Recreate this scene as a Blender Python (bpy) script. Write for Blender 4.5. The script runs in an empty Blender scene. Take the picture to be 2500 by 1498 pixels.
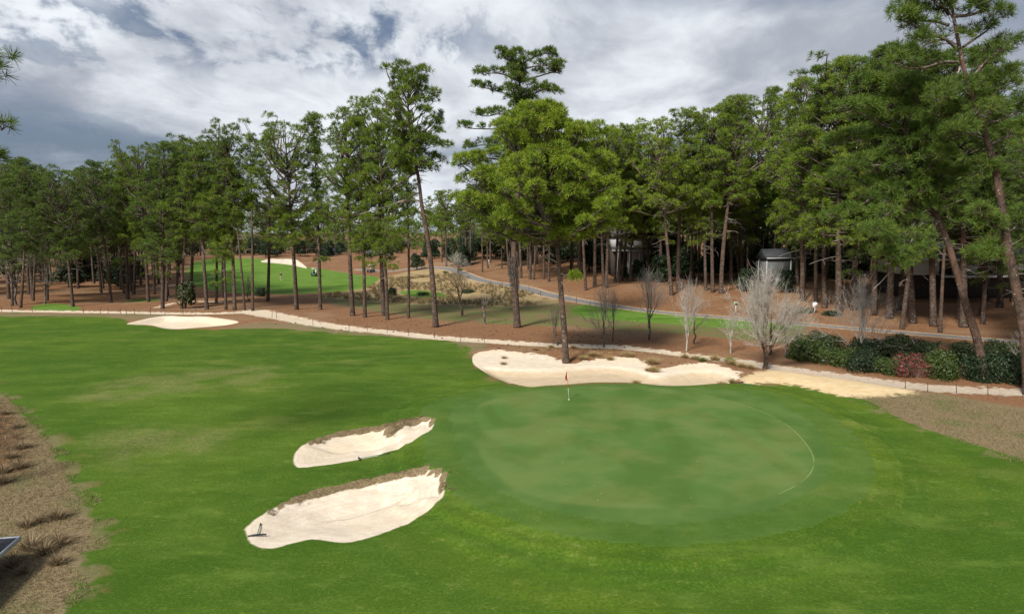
import bpy, math, random
import numpy as np
S = bpy.context.scene
COL = S.collection
rng = np.random.default_rng(7)
random.seed(7)
R = math.radians
# ------------------------------------------------------------------ helpers
def link(o, parent=None):
    COL.objects.link(o)
    if parent is not None: o.parent = parent
    return o
def tag(o, label=None, cat=None, group=None, kind=None):
    if label: o['label'] = label
    if cat: o['category'] = cat
    if group: o['group'] = group
    if kind: o['kind'] = kind
    return o
def empty(name, loc, rz=0.0):
    o = bpy.data.objects.new(name, None); o.empty_display_size = .3
    o.location = loc; o.rotation_euler = (0, 0, rz)
    return link(o)
def mesh_data(name, V, F, mat=None, smooth=False, attrs=None, mats=None, mi=None):
    """V (N,3); F list of (M,k) int arrays (k = 3 or 4)"""
    V = np.asarray(V, dtype=np.float32).reshape(-1, 3)
    if not isinstance(F, (list, tuple)): F = [F]
    F = [np.asarray(f, dtype=np.int32) for f in F if len(f)]
    me = bpy.data.meshes.new(name)
    me.vertices.add(len(V)); me.vertices.foreach_set('co', V.ravel())
    idx = np.concatenate([f.ravel() for f in F]); tot = np.concatenate([np.full(len(f), f.shape[1], np.int32) for f in F])
    st = np.concatenate([[0], np.cumsum(tot)[:-1]]).astype(np.int32)
    me.loops.add(len(idx)); me.loops.foreach_set('vertex_index', idx)
    me.polygons.add(len(tot)); me.polygons.foreach_set('loop_start', st); me.polygons.foreach_set('loop_total', tot)
    if mi is not None: me.polygons.foreach_set('material_index', np.asarray(mi, np.int32))
    if smooth: me.polygons.foreach_set('use_smooth', np.ones(len(tot), bool))
    for k, a in (attrs or {}).items():
        at_ = me.attributes.new(k, 'FLOAT', 'POINT'); at_.data.foreach_set('value', np.asarray(a, np.float32))
    for m in (mats or ([mat] if mat else [])): me.materials.append(m)
    me.update(calc_edges=True)
    return me
def obj(name, V, F, mat=None, parent=None, **k):
    return link(bpy.data.objects.new(name, mesh_data(name, V, F, mat, **k)), parent)
class MB:
    """collects boxes, tubes, polygons into one mesh"""
    def __init__(s): s.V = []; s.Q = []; s.T = []; s.P = []; s.n = 0
    def add(s, V, Q=(), T=()):
        V = np.asarray(V, float).reshape(-1, 3)
        if len(Q): s.Q.append(np.asarray(Q, int) + s.n)
        if len(T): s.T.append(np.asarray(T, int) + s.n)
        s.V.append(V); s.n += len(V); return s
    def box(s, c, d, rz=0.0, M=None):
        c = np.asarray(c, float); d = np.asarray(d, float) / 2
        v = np.array([[x, y, z] for z in (-1, 1) for y in (-1, 1) for x in (-1, 1)], float) * d
        if rz: cs, sn = math.cos(rz), math.sin(rz); v = np.c_[v[:, 0]*cs - v[:, 1]*sn, v[:, 0]*sn + v[:, 1]*cs, v[:, 2]]
        if M is not None: v = v @ np.asarray(M).T
        return s.add(v + c, [[0, 2, 3, 1], [4, 5, 7, 6], [0, 1, 5, 4], [2, 6, 7, 3], [0, 4, 6, 2], [1, 3, 7, 5]])
    def tube(s, P, r, n=8, cap=True):
        P = np.asarray(P, float); r = np.broadcast_to(np.asarray(r, float), (len(P),))
        t = np.gradient(P, axis=0); t /= np.linalg.norm(t, axis=1)[:, None] + 1e-9
        ref = np.array([0, 0, 1.]) if abs(t[0][2]) < .9 else np.array([1., 0, 0])
        u = np.cross(t, ref); u /= np.linalg.norm(u, axis=1)[:, None] + 1e-9; w = np.cross(t, u)
        a = np.arange(n) / n * 2 * np.pi
        V = P[:, None] + r[:, None, None] * (np.cos(a)[None, :, None]*u[:, None] + np.sin(a)[None, :, None]*w[:, None])
        m = len(P); i = np.arange(m-1)[:, None]*n; j = np.arange(n)[None]; j2 = (j+1) % n
        Q = np.stack([i+j, i+j2, i+n+j2, i+n+j], -1).reshape(-1, 4)
        V = V.reshape(-1, 3); T = []
        if cap:
            V = np.vstack([V, P[0], P[-1]]); k = m*n
            T = [[k, (q+1) % n, q] for q in range(n)] + [[k+1, (m-1)*n+q, (m-1)*n+(q+1) % n] for q in range(n)]
        return s.add(V, Q, T)
    def prism(s, pts, y0, y1, axis=1):
        """polygon pts (x,z) extruded along y (axis=1) or (y,z) along x (axis=0)"""
        n = len(pts)
        def mk(a): return [[p[0], a, p[1]] if axis == 1 else [a, p[0], p[1]] for p in pts]
        V = np.array(mk(y0) + mk(y1), float)
        Q = [[i, (i+1) % n, n+(i+1) % n, n+i] for i in range(n)]
        T = [[0, i+1, i] for i in range(1, n-1)] + [[n, n+i, n+i+1] for i in range(1, n-1)]
        return s.add(V, Q, T)
    def build(s, name, mat, parent=None, smooth=False, loc=None):
        o = obj(name, np.vstack(s.V), ([np.vstack(s.Q)] if s.Q else []) + ([np.vstack(s.T)] if s.T else []), mat, parent, smooth=smooth)
        if loc is not None: o.location = loc
        return o
def copy_tree(o, parent=None):
    c = o.copy(); COL.objects.link(c)
    if parent is not None: c.parent = parent
    for ch in o.children: copy_tree(ch, c)
    return c
def segs(P0, P1, R0, R1, n=4):
    """many open tapered prisms at once"""
    P0, P1 = np.asarray(P0, float), np.asarray(P1, float); R0, R1 = np.asarray(R0, float), np.asarray(R1, float)
    t = P1 - P0; t /= np.linalg.norm(t, axis=1)[:, None] + 1e-9
    ref = np.where(np.abs(t[:, 2:3]) < .9, [[0, 0, 1.]], [[1., 0, 0]])
    u = np.cross(t, ref); u /= np.linalg.norm(u, axis=1)[:, None] + 1e-9; w = np.cross(t, u)
    a = np.arange(n)/n*2*np.pi
    ring = np.cos(a)[None, :, None]*u[:, None] + np.sin(a)[None, :, None]*w[:, None]
    V = np.concatenate([P0[:, None] + ring*R0[:, None, None], P1[:, None] + ring*R1[:, None, None]], 1)
    m = len(P0); i = np.arange(m)[:, None]*2*n; j = np.arange(n)[None]; j2 = (j+1) % n
    Q = np.stack([i+j, i+j2, i+n+j2, i+n+j], -1).reshape(-1, 4)
    return V.reshape(-1, 3), Q
def smooth01(x): x = np.clip(x, 0, 1); return x*x*(3-2*x)
# ------------------------------------------------------------------ camera
PITCH = R(6.3); FPX = 1689.0; CAMZ = 11.0
cp, sp = math.cos(PITCH), math.sin(PITCH)
cam = bpy.data.cameras.new('camera'); cam.sensor_width = 36; cam.lens = 36*FPX/2500; cam.clip_end = 6000
co = link(bpy.data.objects.new('camera', cam)); co.location = (0, 0, CAMZ); co.rotation_euler = (R(90)-PITCH, 0, 0); S.camera = co
def ray(px, py):
    a, b = (px-1250)/FPX, -(py-749)/FPX
    return np.array([a, cp + b*sp, -sp + b*cp])
def on_plane(px, py, z):
    d = ray(px, py); t = (z-CAMZ)/d[2]; return np.array([0, 0, CAMZ]) + d*t
def at_depth(px, py, y):
    d = ray(px, py); return np.array([0, 0, CAMZ]) + d*(y/d[1])
def top_height(y0, row):
    k = (749-row)/FPX; return CAMZ + y0*(k*cp-sp)/(cp+k*sp)
# ------------------------------------------------------------------ terrain
def Hb(x, y):
    x = np.asarray(x, float); y = np.asarray(y, float)
    zf = 2.6*smooth01((y-150)/120)
    u = np.maximum(0, y + .55*x - 100); u = np.where(u < 14, u*u/28, u-7)
    zr = 5.0*(1-np.exp(-u*.06/5.0))*smooth01((x+42)/36)
    dy = smooth01((y-70)/40)*.25
    return zf*(1-.6*smooth01((x+20)/40)) + zr + dy*(np.sin(x*.13+1)+np.sin(y*.11+x*.05))*.5 + .12*np.sin(x*.09+.5)*np.sin(y*.12)*smooth01((y-40)/20)
_T = np.arange(8, 900, .25)
def at(px, py):
    d = ray(px, py); P = d[None]*(_T/d[1])[:, None]; P[:, 2] += CAMZ
    h = P[:, 2] - Hb(P[:, 0], P[:, 1]); k = np.argmax(h < 0)
    if h[k] >= 0: k = len(_T)-1
    f = h[k-1]/(h[k-1]-h[k]); p = P[k-1]*(1-f) + P[k]*f
    return p
def chaikin(P, n=2, closed=True):
    P = np.asarray(P, float)
    for _ in range(n):
        if closed:
            Q = np.roll(P, -1, 0); P = np.stack([.75*P+.25*Q, .25*P+.75*Q], 1).reshape(-1, P.shape[1])
        else:
            Q = np.stack([.75*P[:-1]+.25*P[1:], .25*P[:-1]+.75*P[1:]], 1).reshape(-1, P.shape[1]); P = np.vstack([P[:1], Q, P[-1:]])
    return P
def zone(pts, s=1.0, o=(0, 0), n=2):
    """picture outline -> outline on the ground, in metres"""
    return chaikin([at(o[0]+x/s, o[1]+y/s)[:2] for x, y in pts], n)
def sd_poly(X, Y, P, far=-6.0, pad=6.0):
    out = np.full(X.shape, far); m = (X > P[:, 0].min()-pad) & (X < P[:, 0].max()+pad) & (Y > P[:, 1].min()-pad) & (Y < P[:, 1].max()+pad)
    x, y = X[m], Y[m]; d2 = np.full(x.shape, 1e9); ins = np.zeros(x.shape, bool)
    for a, b in zip(P, np.roll(P, -1, 0)):
        e = b-a; t = np.clip(((x-a[0])*e[0]+(y-a[1])*e[1])/(e@e+1e-12), 0, 1)
        d2 = np.minimum(d2, (x-a[0]-t*e[0])**2+(y-a[1]-t*e[1])**2)
        c = (a[1] > y) != (b[1] > y)
        if abs(e[1]) > 1e-12: ins ^= c & (x < a[0] + (y-a[1])*e[0]/e[1])
    out[m] = np.where(ins, 1, -1)*np.sqrt(d2); return np.maximum(out, far)
def sd_line(X, Y, P, hw, far=-6.0):
    P = np.asarray(P); hw = np.broadcast_to(hw, (len(P),)); out = np.full(X.shape, far); pad = 8
    m = (X > P[:, 0].min()-pad) & (X < P[:, 0].max()+pad) & (Y > P[:, 1].min()-pad) & (Y < P[:, 1].max()+pad)
    x, y = X[m], Y[m]; best = np.full(x.shape, far)
    for a, b, h0, h1 in zip(P[:-1], P[1:], hw[:-1], hw[1:]):
        e = b-a; t = np.clip(((x-a[0])*e[0]+(y-a[1])*e[1])/(e@e+1e-12), 0, 1)
        best = np.maximum(best, h0+(h1-h0)*t-np.sqrt((x-a[0]-t*e[0])**2+(y-a[1]-t*e[1])**2))
    out[m] = best; return out
F_ = 1/1.00929     # outlines read off the full view are divided by this
green_o = zone([(1060,995),(1115,974),(1200,956),(1290,946),(1400,936),(1500,933),(1640,941),(1780,948),(1870,965),(1950,1000),(2012,1045),(2052,1095),(2064,1140),(2052,1190),(2000,1232),(1930,1265),(1840,1290),(1740,1306),(1620,1314),(1500,1310),(1380,1292),(1280,1267),(1190,1232),(1130,1200),(1090,1160),(1070,1120),(1058,1060),(1052,1020)], F_)
green_i = zone([(1145,1020),(1160,985),(1250,962),(1360,948),(1500,944),(1650,954),(1780,985),(1870,1018),(1925,1058),(1962,1105),(1971,1140),(1952,1175),(1890,1212),(1800,1240),(1650,1252),(1500,1248),(1350,1236),(1250,1210),(1190,1160),(1155,1100),(1143,1050)], F_)
bk_near = zone([(140,1150),(200,1090),(300,1020),(450,945),(620,870),(800,815),(1000,770),(1250,715),(1500,685),(1750,668),(1900,685),(1958,740),(1940,830),(1952,900),(1880,960),(1750,1050),(1550,1130),(1350,1200),(1150,1265),(1000,1278),(850,1250),(740,1240),(620,1265),(480,1310),(340,1333),(240,1310),(180,1260),(150,1200)], 3.71, (560, 980), 1)
bk_mid = zone([(600,592),(578,520),(590,470),(650,400),(720,370),(850,330),(1000,283),(1150,262),(1300,238),(1425,232),(1438,262),(1442,318),(1490,296),(1560,250),(1640,220),(1760,206),(1845,206),(1852,290),(1760,350),(1600,430),(1440,470),(1250,510),(1000,555),(800,580),(650,598)], 3.71, (560, 980), 1)
bk_big = zone([(1140,868),(1150,856),(1175,851),(1200,849),(1250,855),(1300,859),(1350,870),(1378,882),(1420,873),(1480,868),(1530,866),(1562,877),(1584,893),(1612,889),(1650,883),(1700,879),(1745,888),(1800,908),(1770,928),(1720,936),(1620,940),(1540,931),(1480,929),(1420,930),(1370,935),(1310,938),(1275,943),(1262,934),(1230,920),(1180,900),(1148,885)], F_, n=1)
bk_flo = zone([(1165,886),(1230,893),(1330,895),(1420,886),(1490,885),(1550,897),(1590,912),(1640,900),(1700,893),(1760,905),(1770,925),(1720,936),(1620,942),(1540,933),(1480,931),(1420,932),(1370,937),(1310,940),(1275,945),(1230,922),(1180,902)], F_)
bk_left = zone([(1075,320),(1200,290),(1300,266),(1450,246),(1600,258),(1750,252),(1900,270),(2090,300),(2000,325),(1850,341),(1700,352),(1550,365),(1450,363),(1380,350),(1300,328),(1150,326)], 3.539, (0, 700), 1)
bk_far = zone([(180,242),(370,190),(500,203),(720,186),(900,300),(935,345),(860,330),(725,296),(600,277),(400,258)], 6.19, (600, 600), 1)
fair = zone([(-400,762),(0,763),(200,765),(300,768),(312,783),(400,792),(480,796),(580,795),(680,793),(740,800),(900,809),(1000,818),(1100,825),(1138,838),(1144,866),(1180,902),(1262,940),(1300,946),(1540,936),(1640,944),(1775,932),(1850,925),(1905,927),(1985,945),(2060,962),(2100,967),(2135,985),(2165,1008),(2250,1042),(2330,1064),(2400,1088),(2480,1112),(2800,1240),(3000,1700),(1400,1900),(120,1900),(150,1484),(190,1380),(222,1300),(214,1220),(172,1180),(150,1130),(100,1050),(50,1000),(0,945),(-300,790)], F_)
fair_far = zone([(470,628),(560,624),(640,625),(700,640),(770,648),(850,663),(925,668),(905,690),(860,702),(800,706),(700,712),(600,712),(500,702),(440,668)], F_)
tee_lawn = zone([(1395,737),(1440,735),(1520,742),(1620,752),(1760,766),(1880,778),(1960,790),(1930,800),(1800,796),(1650,786),(1500,775),(1420,768),(1375,755)], F_)
strip_g = zone([(955,705),(1010,700),(1060,706),(1090,716),(1060,722),(990,716)], F_)
shade_g = zone([(60,745),(110,733),(170,736),(210,748),(130,757)], F_)
shade_g2 = zone([(290,727),(350,722),(400,725),(350,731)], F_)
ysand = zone([(1790,915),(1840,898),(1880,893),(1960,905),(2060,918),(2160,936),(2225,946),(2190,955),(2130,958),(2060,963),(1985,946),(1905,928),(1850,926),(1795,930)], F_)
dry_l = zone([(-500,800),(0,945),(50,1000),(100,1050),(150,1130),(172,1180),(214,1220),(222,1300),(190,1380),(150,1484),(100,1900),(-900,1900)], F_)
straw_l = zone([(-200,930),(0,975),(40,1000),(62,1060),(70,1120),(30,1160),(-10,1180),(-200,1200)], F_)
dry_r = zone([(2060,962),(2130,958),(2230,952),(2300,962),(2420,985),(2600,1010),(2900,1100),(2800,1240),(2480,1130),(2330,1075),(2165,1015)], F_)
native = zone([(840,702),(900,680),(960,660),(1040,650),(1110,655),(1150,680),(1230,698),(1310,712),(1380,728),(1300,740),(1200,742),(1100,738),(1000,736),(900,730),(820,725),(760,716)], F_)
mixg = zone([(760,712),(900,716),(1050,716),(1200,722),(1380,735),(1500,748),(1800,780),(1980,800),(1920,835),(1780,820),(1560,800),(1400,790),(1240,785),(1100,778),(950,760),(800,735)], F_)
edge_l = zone([(0,756),(150,760),(300,762),(430,757),(300,775),(200,768),(0,767)], F_)
edge_m = zone([(590,785),(700,783),(790,797),(900,805),(1010,815),(1110,822),(1160,832),(1150,850),(1130,842),(1000,824),(880,815),(740,806),(640,798),(580,799)], F_)
worn = zone([(210,1050),(320,1030),(470,1025),(560,1055),(520,1090),(400,1110),(290,1120),(210,1095)], F_)
worn2 = zone([(150,955),(330,905),(520,890),(660,880),(700,905),(560,940),(380,950),(240,985)], F_)
berm = zone([(1150,842),(1250,838),(1400,842),(1560,852),(1700,868),(1800,890),(1820,905),(1770,915),(1700,880),(1600,885),(1480,868),(1370,878),(1250,860),(1160,858)], F_)
path_l = chaikin([at(*p)[:2] for p in [(-500,750),(-250,754),(0,758),(150,760),(300,762),(440,765),(520,765),(600,762)]], 2, False)
path_m = chaikin([at(*p)[:2] for p in [(620,760),(655,767),(702,776),(763,789),(864,803),(945,810),(1066,824),(1184,832),(1277,838),(1339,843),(1432,846),(1509,846),(1587,855),(1660,866),(1735,874),(1802,881),(1870,893),(1937,904),(2004,912),(2100,924),(2161,934),(2268,947),(2393,953),(2500,957),(2900,985)]], 2, False)
road = chaikin([at(*p)[:2] for p in [(880,657),(940,664),(1000,655),(1075,652),(1113,660),(1145,675),(1182,686),(1218,692),(1248,696),(1283,703),(1323,716),(1363,724),(1404,732),(1454,741),(1500,747),(1600,761),(1735,772),(1903,785),(2038,798),(2332,822),(2700,850)]], 2, False)
scar = chaikin([at(*p)[:2] for p in [(385,750),(410,742),(440,737),(480,735),(540,737)]], 2, False)

xs = np.concatenate([-np.geomspace(165, 2500, 24)[::-1], np.arange(-160, -60, 1.0), np.arange(-60, 65, .3), np.arange(65, 165, 1.0), np.geomspace(168, 2500, 24)])
ys = np.concatenate([np.linspace(-60, 11, 16), np.arange(12, 80, .25), np.arange(80, 130, .4), np.arange(130, 262, 1.0), np.geomspace(264, 2500, 30)])
X, Y = np.meshgrid(xs, ys)
SD = {}
SD['green'] = sd_poly(X, Y, green_i); SD['collar'] = sd_poly(X, Y, green_o, -14, 14)
SD['fair'] = sd_poly(X, Y, fair)
SD['farf'] = np.maximum.reduce([sd_poly(X, Y, p) for p in (fair_far, tee_lawn, strip_g, shade_g, shade_g2)])
bks = [sd_poly(X, Y, p) for p in (bk_near, bk_mid, bk_big, bk_left, bk_far)]
SD['sand'] = np.maximum.reduce(bks); SD['floor'] = sd_poly(X, Y, bk_flo)
SD['path'] = np.maximum.reduce([sd_line(X, Y, path_l, 1.05), sd_line(X, Y, path_m, np.interp(np.arange(len(path_m)), [0, 8, 20, 60, len(path_m)], [2.2, 1.7, 1.1, 1.1, 1.25])), sd_line(X, Y, scar, .5)])
SD['road'] = sd_line(X, Y, road, np.interp(np.arange(len(road)), [0, len(road)*.55, len(road)*.75, len(road)], [1.25, 1.2, .9, .9]))
SD['ysand'] = sd_poly(X, Y, ysand)
SD['dry'] = np.maximum.reduce([sd_poly(X, Y, p) for p in (dry_l, dry_r, edge_l, edge_m)])
SD['native'] = sd_poly(X, Y, native); SD['mixg'] = sd_poly(X, Y, mixg); SD['strawl'] = sd_poly(X, Y, straw_l)
SD['worn'] = np.maximum(sd_poly(X, Y, worn), sd_poly(X, Y, worn2)); SD['berm'] = sd_poly(X, Y, berm)
# bunker relief: a turf lip on the far side, sand sloping down from it
Z = Hb(X, Y)
lip = np.zeros_like(X)
for sdb, dep in ((bks[0], .55), (bks[1], .5)):
    gy = np.gradient(sdb, ys, axis=0); gx_ = np.gradient(sdb, xs, axis=1); back = np.maximum(smooth01((-gy-.12)/.6), smooth01((-gy*.85-gx_*.55-.25)/.6))
    Z = Z - smooth01(sdb/2.2)*dep*.6 - back*smooth01((sdb+.02)/.26)*.30 + back*.08*np.exp(-(np.minimum(sdb, 0)/.9)**2)*(sdb < 0) + back*.08*(sdb >= 0)
    lip = np.maximum(lip, back*smooth01((sdb+.15)/.12)*(1-smooth01((sdb-.12)/.12)))
Z += smooth01((SD['berm']+1.5)/3.5)*.18 - smooth01((SD['floor']+.6)/1.6)*.45 - smooth01(bks[3]/2)*.5 - smooth01(bks[4]/3)*.4
Z += smooth01((SD['ysand']+.5)/2.5)*.22 + smooth01((SD['collar']+3.2)/3.4)*.34
Z -= smooth01((SD['path']+.2)/.8)*.07
tongue = zone([(1436,228),(1440,318),(1490,302),(1560,258),(1640,226),(1760,212),(1760,192),(1600,200),(1480,212)], 3.71, (560, 980), 1)
SD['lip'] = np.maximum(lip, smooth01((sd_poly(X, Y, tongue)+.08)/.16))
def Zat(x, y):
    i = np.clip(np.searchsorted(xs, x)-1, 0, len(xs)-2); j = np.clip(np.searchsorted(ys, y)-1, 0, len(ys)-2)
    a = (x-xs[i])/(xs[i+1]-xs[i]); b = (y-ys[j])/(ys[j+1]-ys[j])
    return Z[j, i]*(1-a)*(1-b)+Z[j, i+1]*a*(1-b)+Z[j+1, i]*(1-a)*b+Z[j+1, i+1]*a*b
def sdat(k, x, y):
    i = np.clip(np.searchsorted(xs, x)-1, 0, len(xs)-2); j = np.clip(np.searchsorted(ys, y)-1, 0, len(ys)-2)
    return SD[k][j, i]
def ground(px, py, dz=0.0):
    p = at(px, py); return np.array([p[0], p[1], float(Zat(p[0], p[1]))+dz])
# ------------------------------------------------------------------ node helper
class NT:
    def __init__(s, name, world=False):
        if world: s.m = bpy.data.worlds.new(name)
        else: s.m = bpy.data.materials.new(name)
        s.m.use_nodes = True; s.t = s.m.node_tree; s.t.nodes.clear()
    def n(s, typ, **k):
        nd = s.t.nodes.new(typ)
        for a, v in k.items(): setattr(nd, a, v)
        return nd
    def put(s, sock, v):
        if v is None: return
        if isinstance(v, bpy.types.NodeSocket): s.t.links.new(v, sock)
        elif isinstance(v, (tuple, list)) and len(v) == 3 and sock.type == 'RGBA': sock.default_value = (*v, 1)
        else: sock.default_value = v
    def attr(s, name, typ='GEOMETRY'):
        nd = s.n('ShaderNodeAttribute', attribute_name=name, attribute_type=typ); return nd.outputs['Fac']
    def pos(s): return s.n('ShaderNodeNewGeometry').outputs['Position']
    def objc(s): return s.n('ShaderNodeTexCoord').outputs['Object']
    def rnd(s): return s.n('ShaderNodeObjectInfo').outputs['Random']
    def map(s, v, sc=(1, 1, 1), loc=(0, 0, 0), rot=(0, 0, 0)):
        nd = s.n('ShaderNodeMapping'); s.put(nd.inputs[0], v); nd.inputs['Scale'].default_value = sc; nd.inputs['Location'].default_value = loc; nd.inputs['Rotation'].default_value = rot
        return nd.outputs[0]
    def noise(s, v, sc, det=4, rough=.55, dist=0.0):
        nd = s.n('ShaderNodeTexNoise'); s.put(nd.inputs['Vector'], v); nd.inputs['Scale'].default_value = sc; nd.inputs['Detail'].default_value = det
        nd.inputs['Roughness'].default_value = rough; nd.inputs['Distortion'].default_value = dist; return nd.outputs['Fac']
    def voro(s, v, sc, feat='F1', out='Distance', rnd=1.0):
        nd = s.n('ShaderNodeTexVoronoi', feature=feat); s.put(nd.inputs['Vector'], v); nd.inputs['Scale'].default_value = sc; nd.inputs['Randomness'].default_value = rnd; return nd.outputs[out]
    def math(s, op, a, b=None, c=None, clamp=False):
        nd = s.n('ShaderNodeMath', operation=op, use_clamp=clamp); s.put(nd.inputs[0], a); s.put(nd.inputs[1], b); s.put(nd.inputs[2], c); return nd.outputs[0]
    def ss(s, v, lo, hi, a=0.0, b=1.0):
        nd = s.n('ShaderNodeMapRange', interpolation_type='SMOOTHSTEP'); s.put(nd.inputs['Value'], v)
        for k, q in (('From Min', lo), ('From Max', hi), ('To Min', a), ('To Max', b)): s.put(nd.inputs[k], q)
        return nd.outputs[0]
    def mix(s, f, a, b, mode='MIX'):
        nd = s.n('ShaderNodeMix', data_type='RGBA', blend_type=mode); s.put(nd.inputs['Factor'], f); s.put(nd.inputs['A'], a) if False else None
        s.put(nd.inputs[6], a); s.put(nd.inputs[7], b); return nd.outputs[2]
    def ramp(s, f, stops):
        nd = s.n('ShaderNodeValToRGB'); s.put(nd.inputs[0], f); e = nd.color_ramp.elements
        while len(e) < len(stops): e.new(.5)
        for q, (p, c) in zip(e, stops): q.position = p; q.color = (*c, 1) if len(c) == 3 else c
        return nd.outputs[0]
    def vm(s, op, a, b=None):
        nd = s.n('ShaderNodeVectorMath', operation=op); s.put(nd.inputs[0], a); s.put(nd.inputs[1], b); return nd.outputs[0]
    def bump(s, h, st=.3, d=.05):
        nd = s.n('ShaderNodeBump'); nd.inputs['Strength'].default_value = st; nd.inputs['Distance'].default_value = d; s.put(nd.inputs['Height'], h); return nd.outputs[0]
    def out(s, col, rough=.8, bump=None, spec=.3, trans=0.0, tcol=None, metal=0.0):
        b = s.n('ShaderNodeBsdfPrincipled'); s.put(b.inputs['Base Color'], col); s.put(b.inputs['Roughness'], rough); b.inputs['Specular IOR Level'].default_value = spec; b.inputs['Metallic'].default_value = metal
        if bump is not None: s.put(b.inputs['Normal'], bump)
        sh = b.outputs[0]
        if trans:
            t = s.n('ShaderNodeBsdfTranslucent'); s.put(t.inputs[0], tcol if tcol is not None else col)
            mx = s.n('ShaderNodeMixShader'); mx.inputs[0].default_value = trans; s.t.links.new(sh, mx.inputs[1]); s.t.links.new(t.outputs[0], mx.inputs[2]); sh = mx.outputs[0]
        o = s.n('ShaderNodeOutputMaterial'); s.t.links.new(sh, o.inputs[0]); return s.m
def plain(name, col, rough=.6, var=.15, sc=8, spec=.3, metal=0.0):
    t = NT(name); nz = t.noise(t.objc(), sc, 4)
    c = t.mix(t.ss(nz, .3, .7), tuple(x*(1-var) for x in col), tuple(min(1, x*(1+var)) for x in col)); return t.out(c, rough, t.bump(nz, .1, .01), spec, metal=metal)
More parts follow.
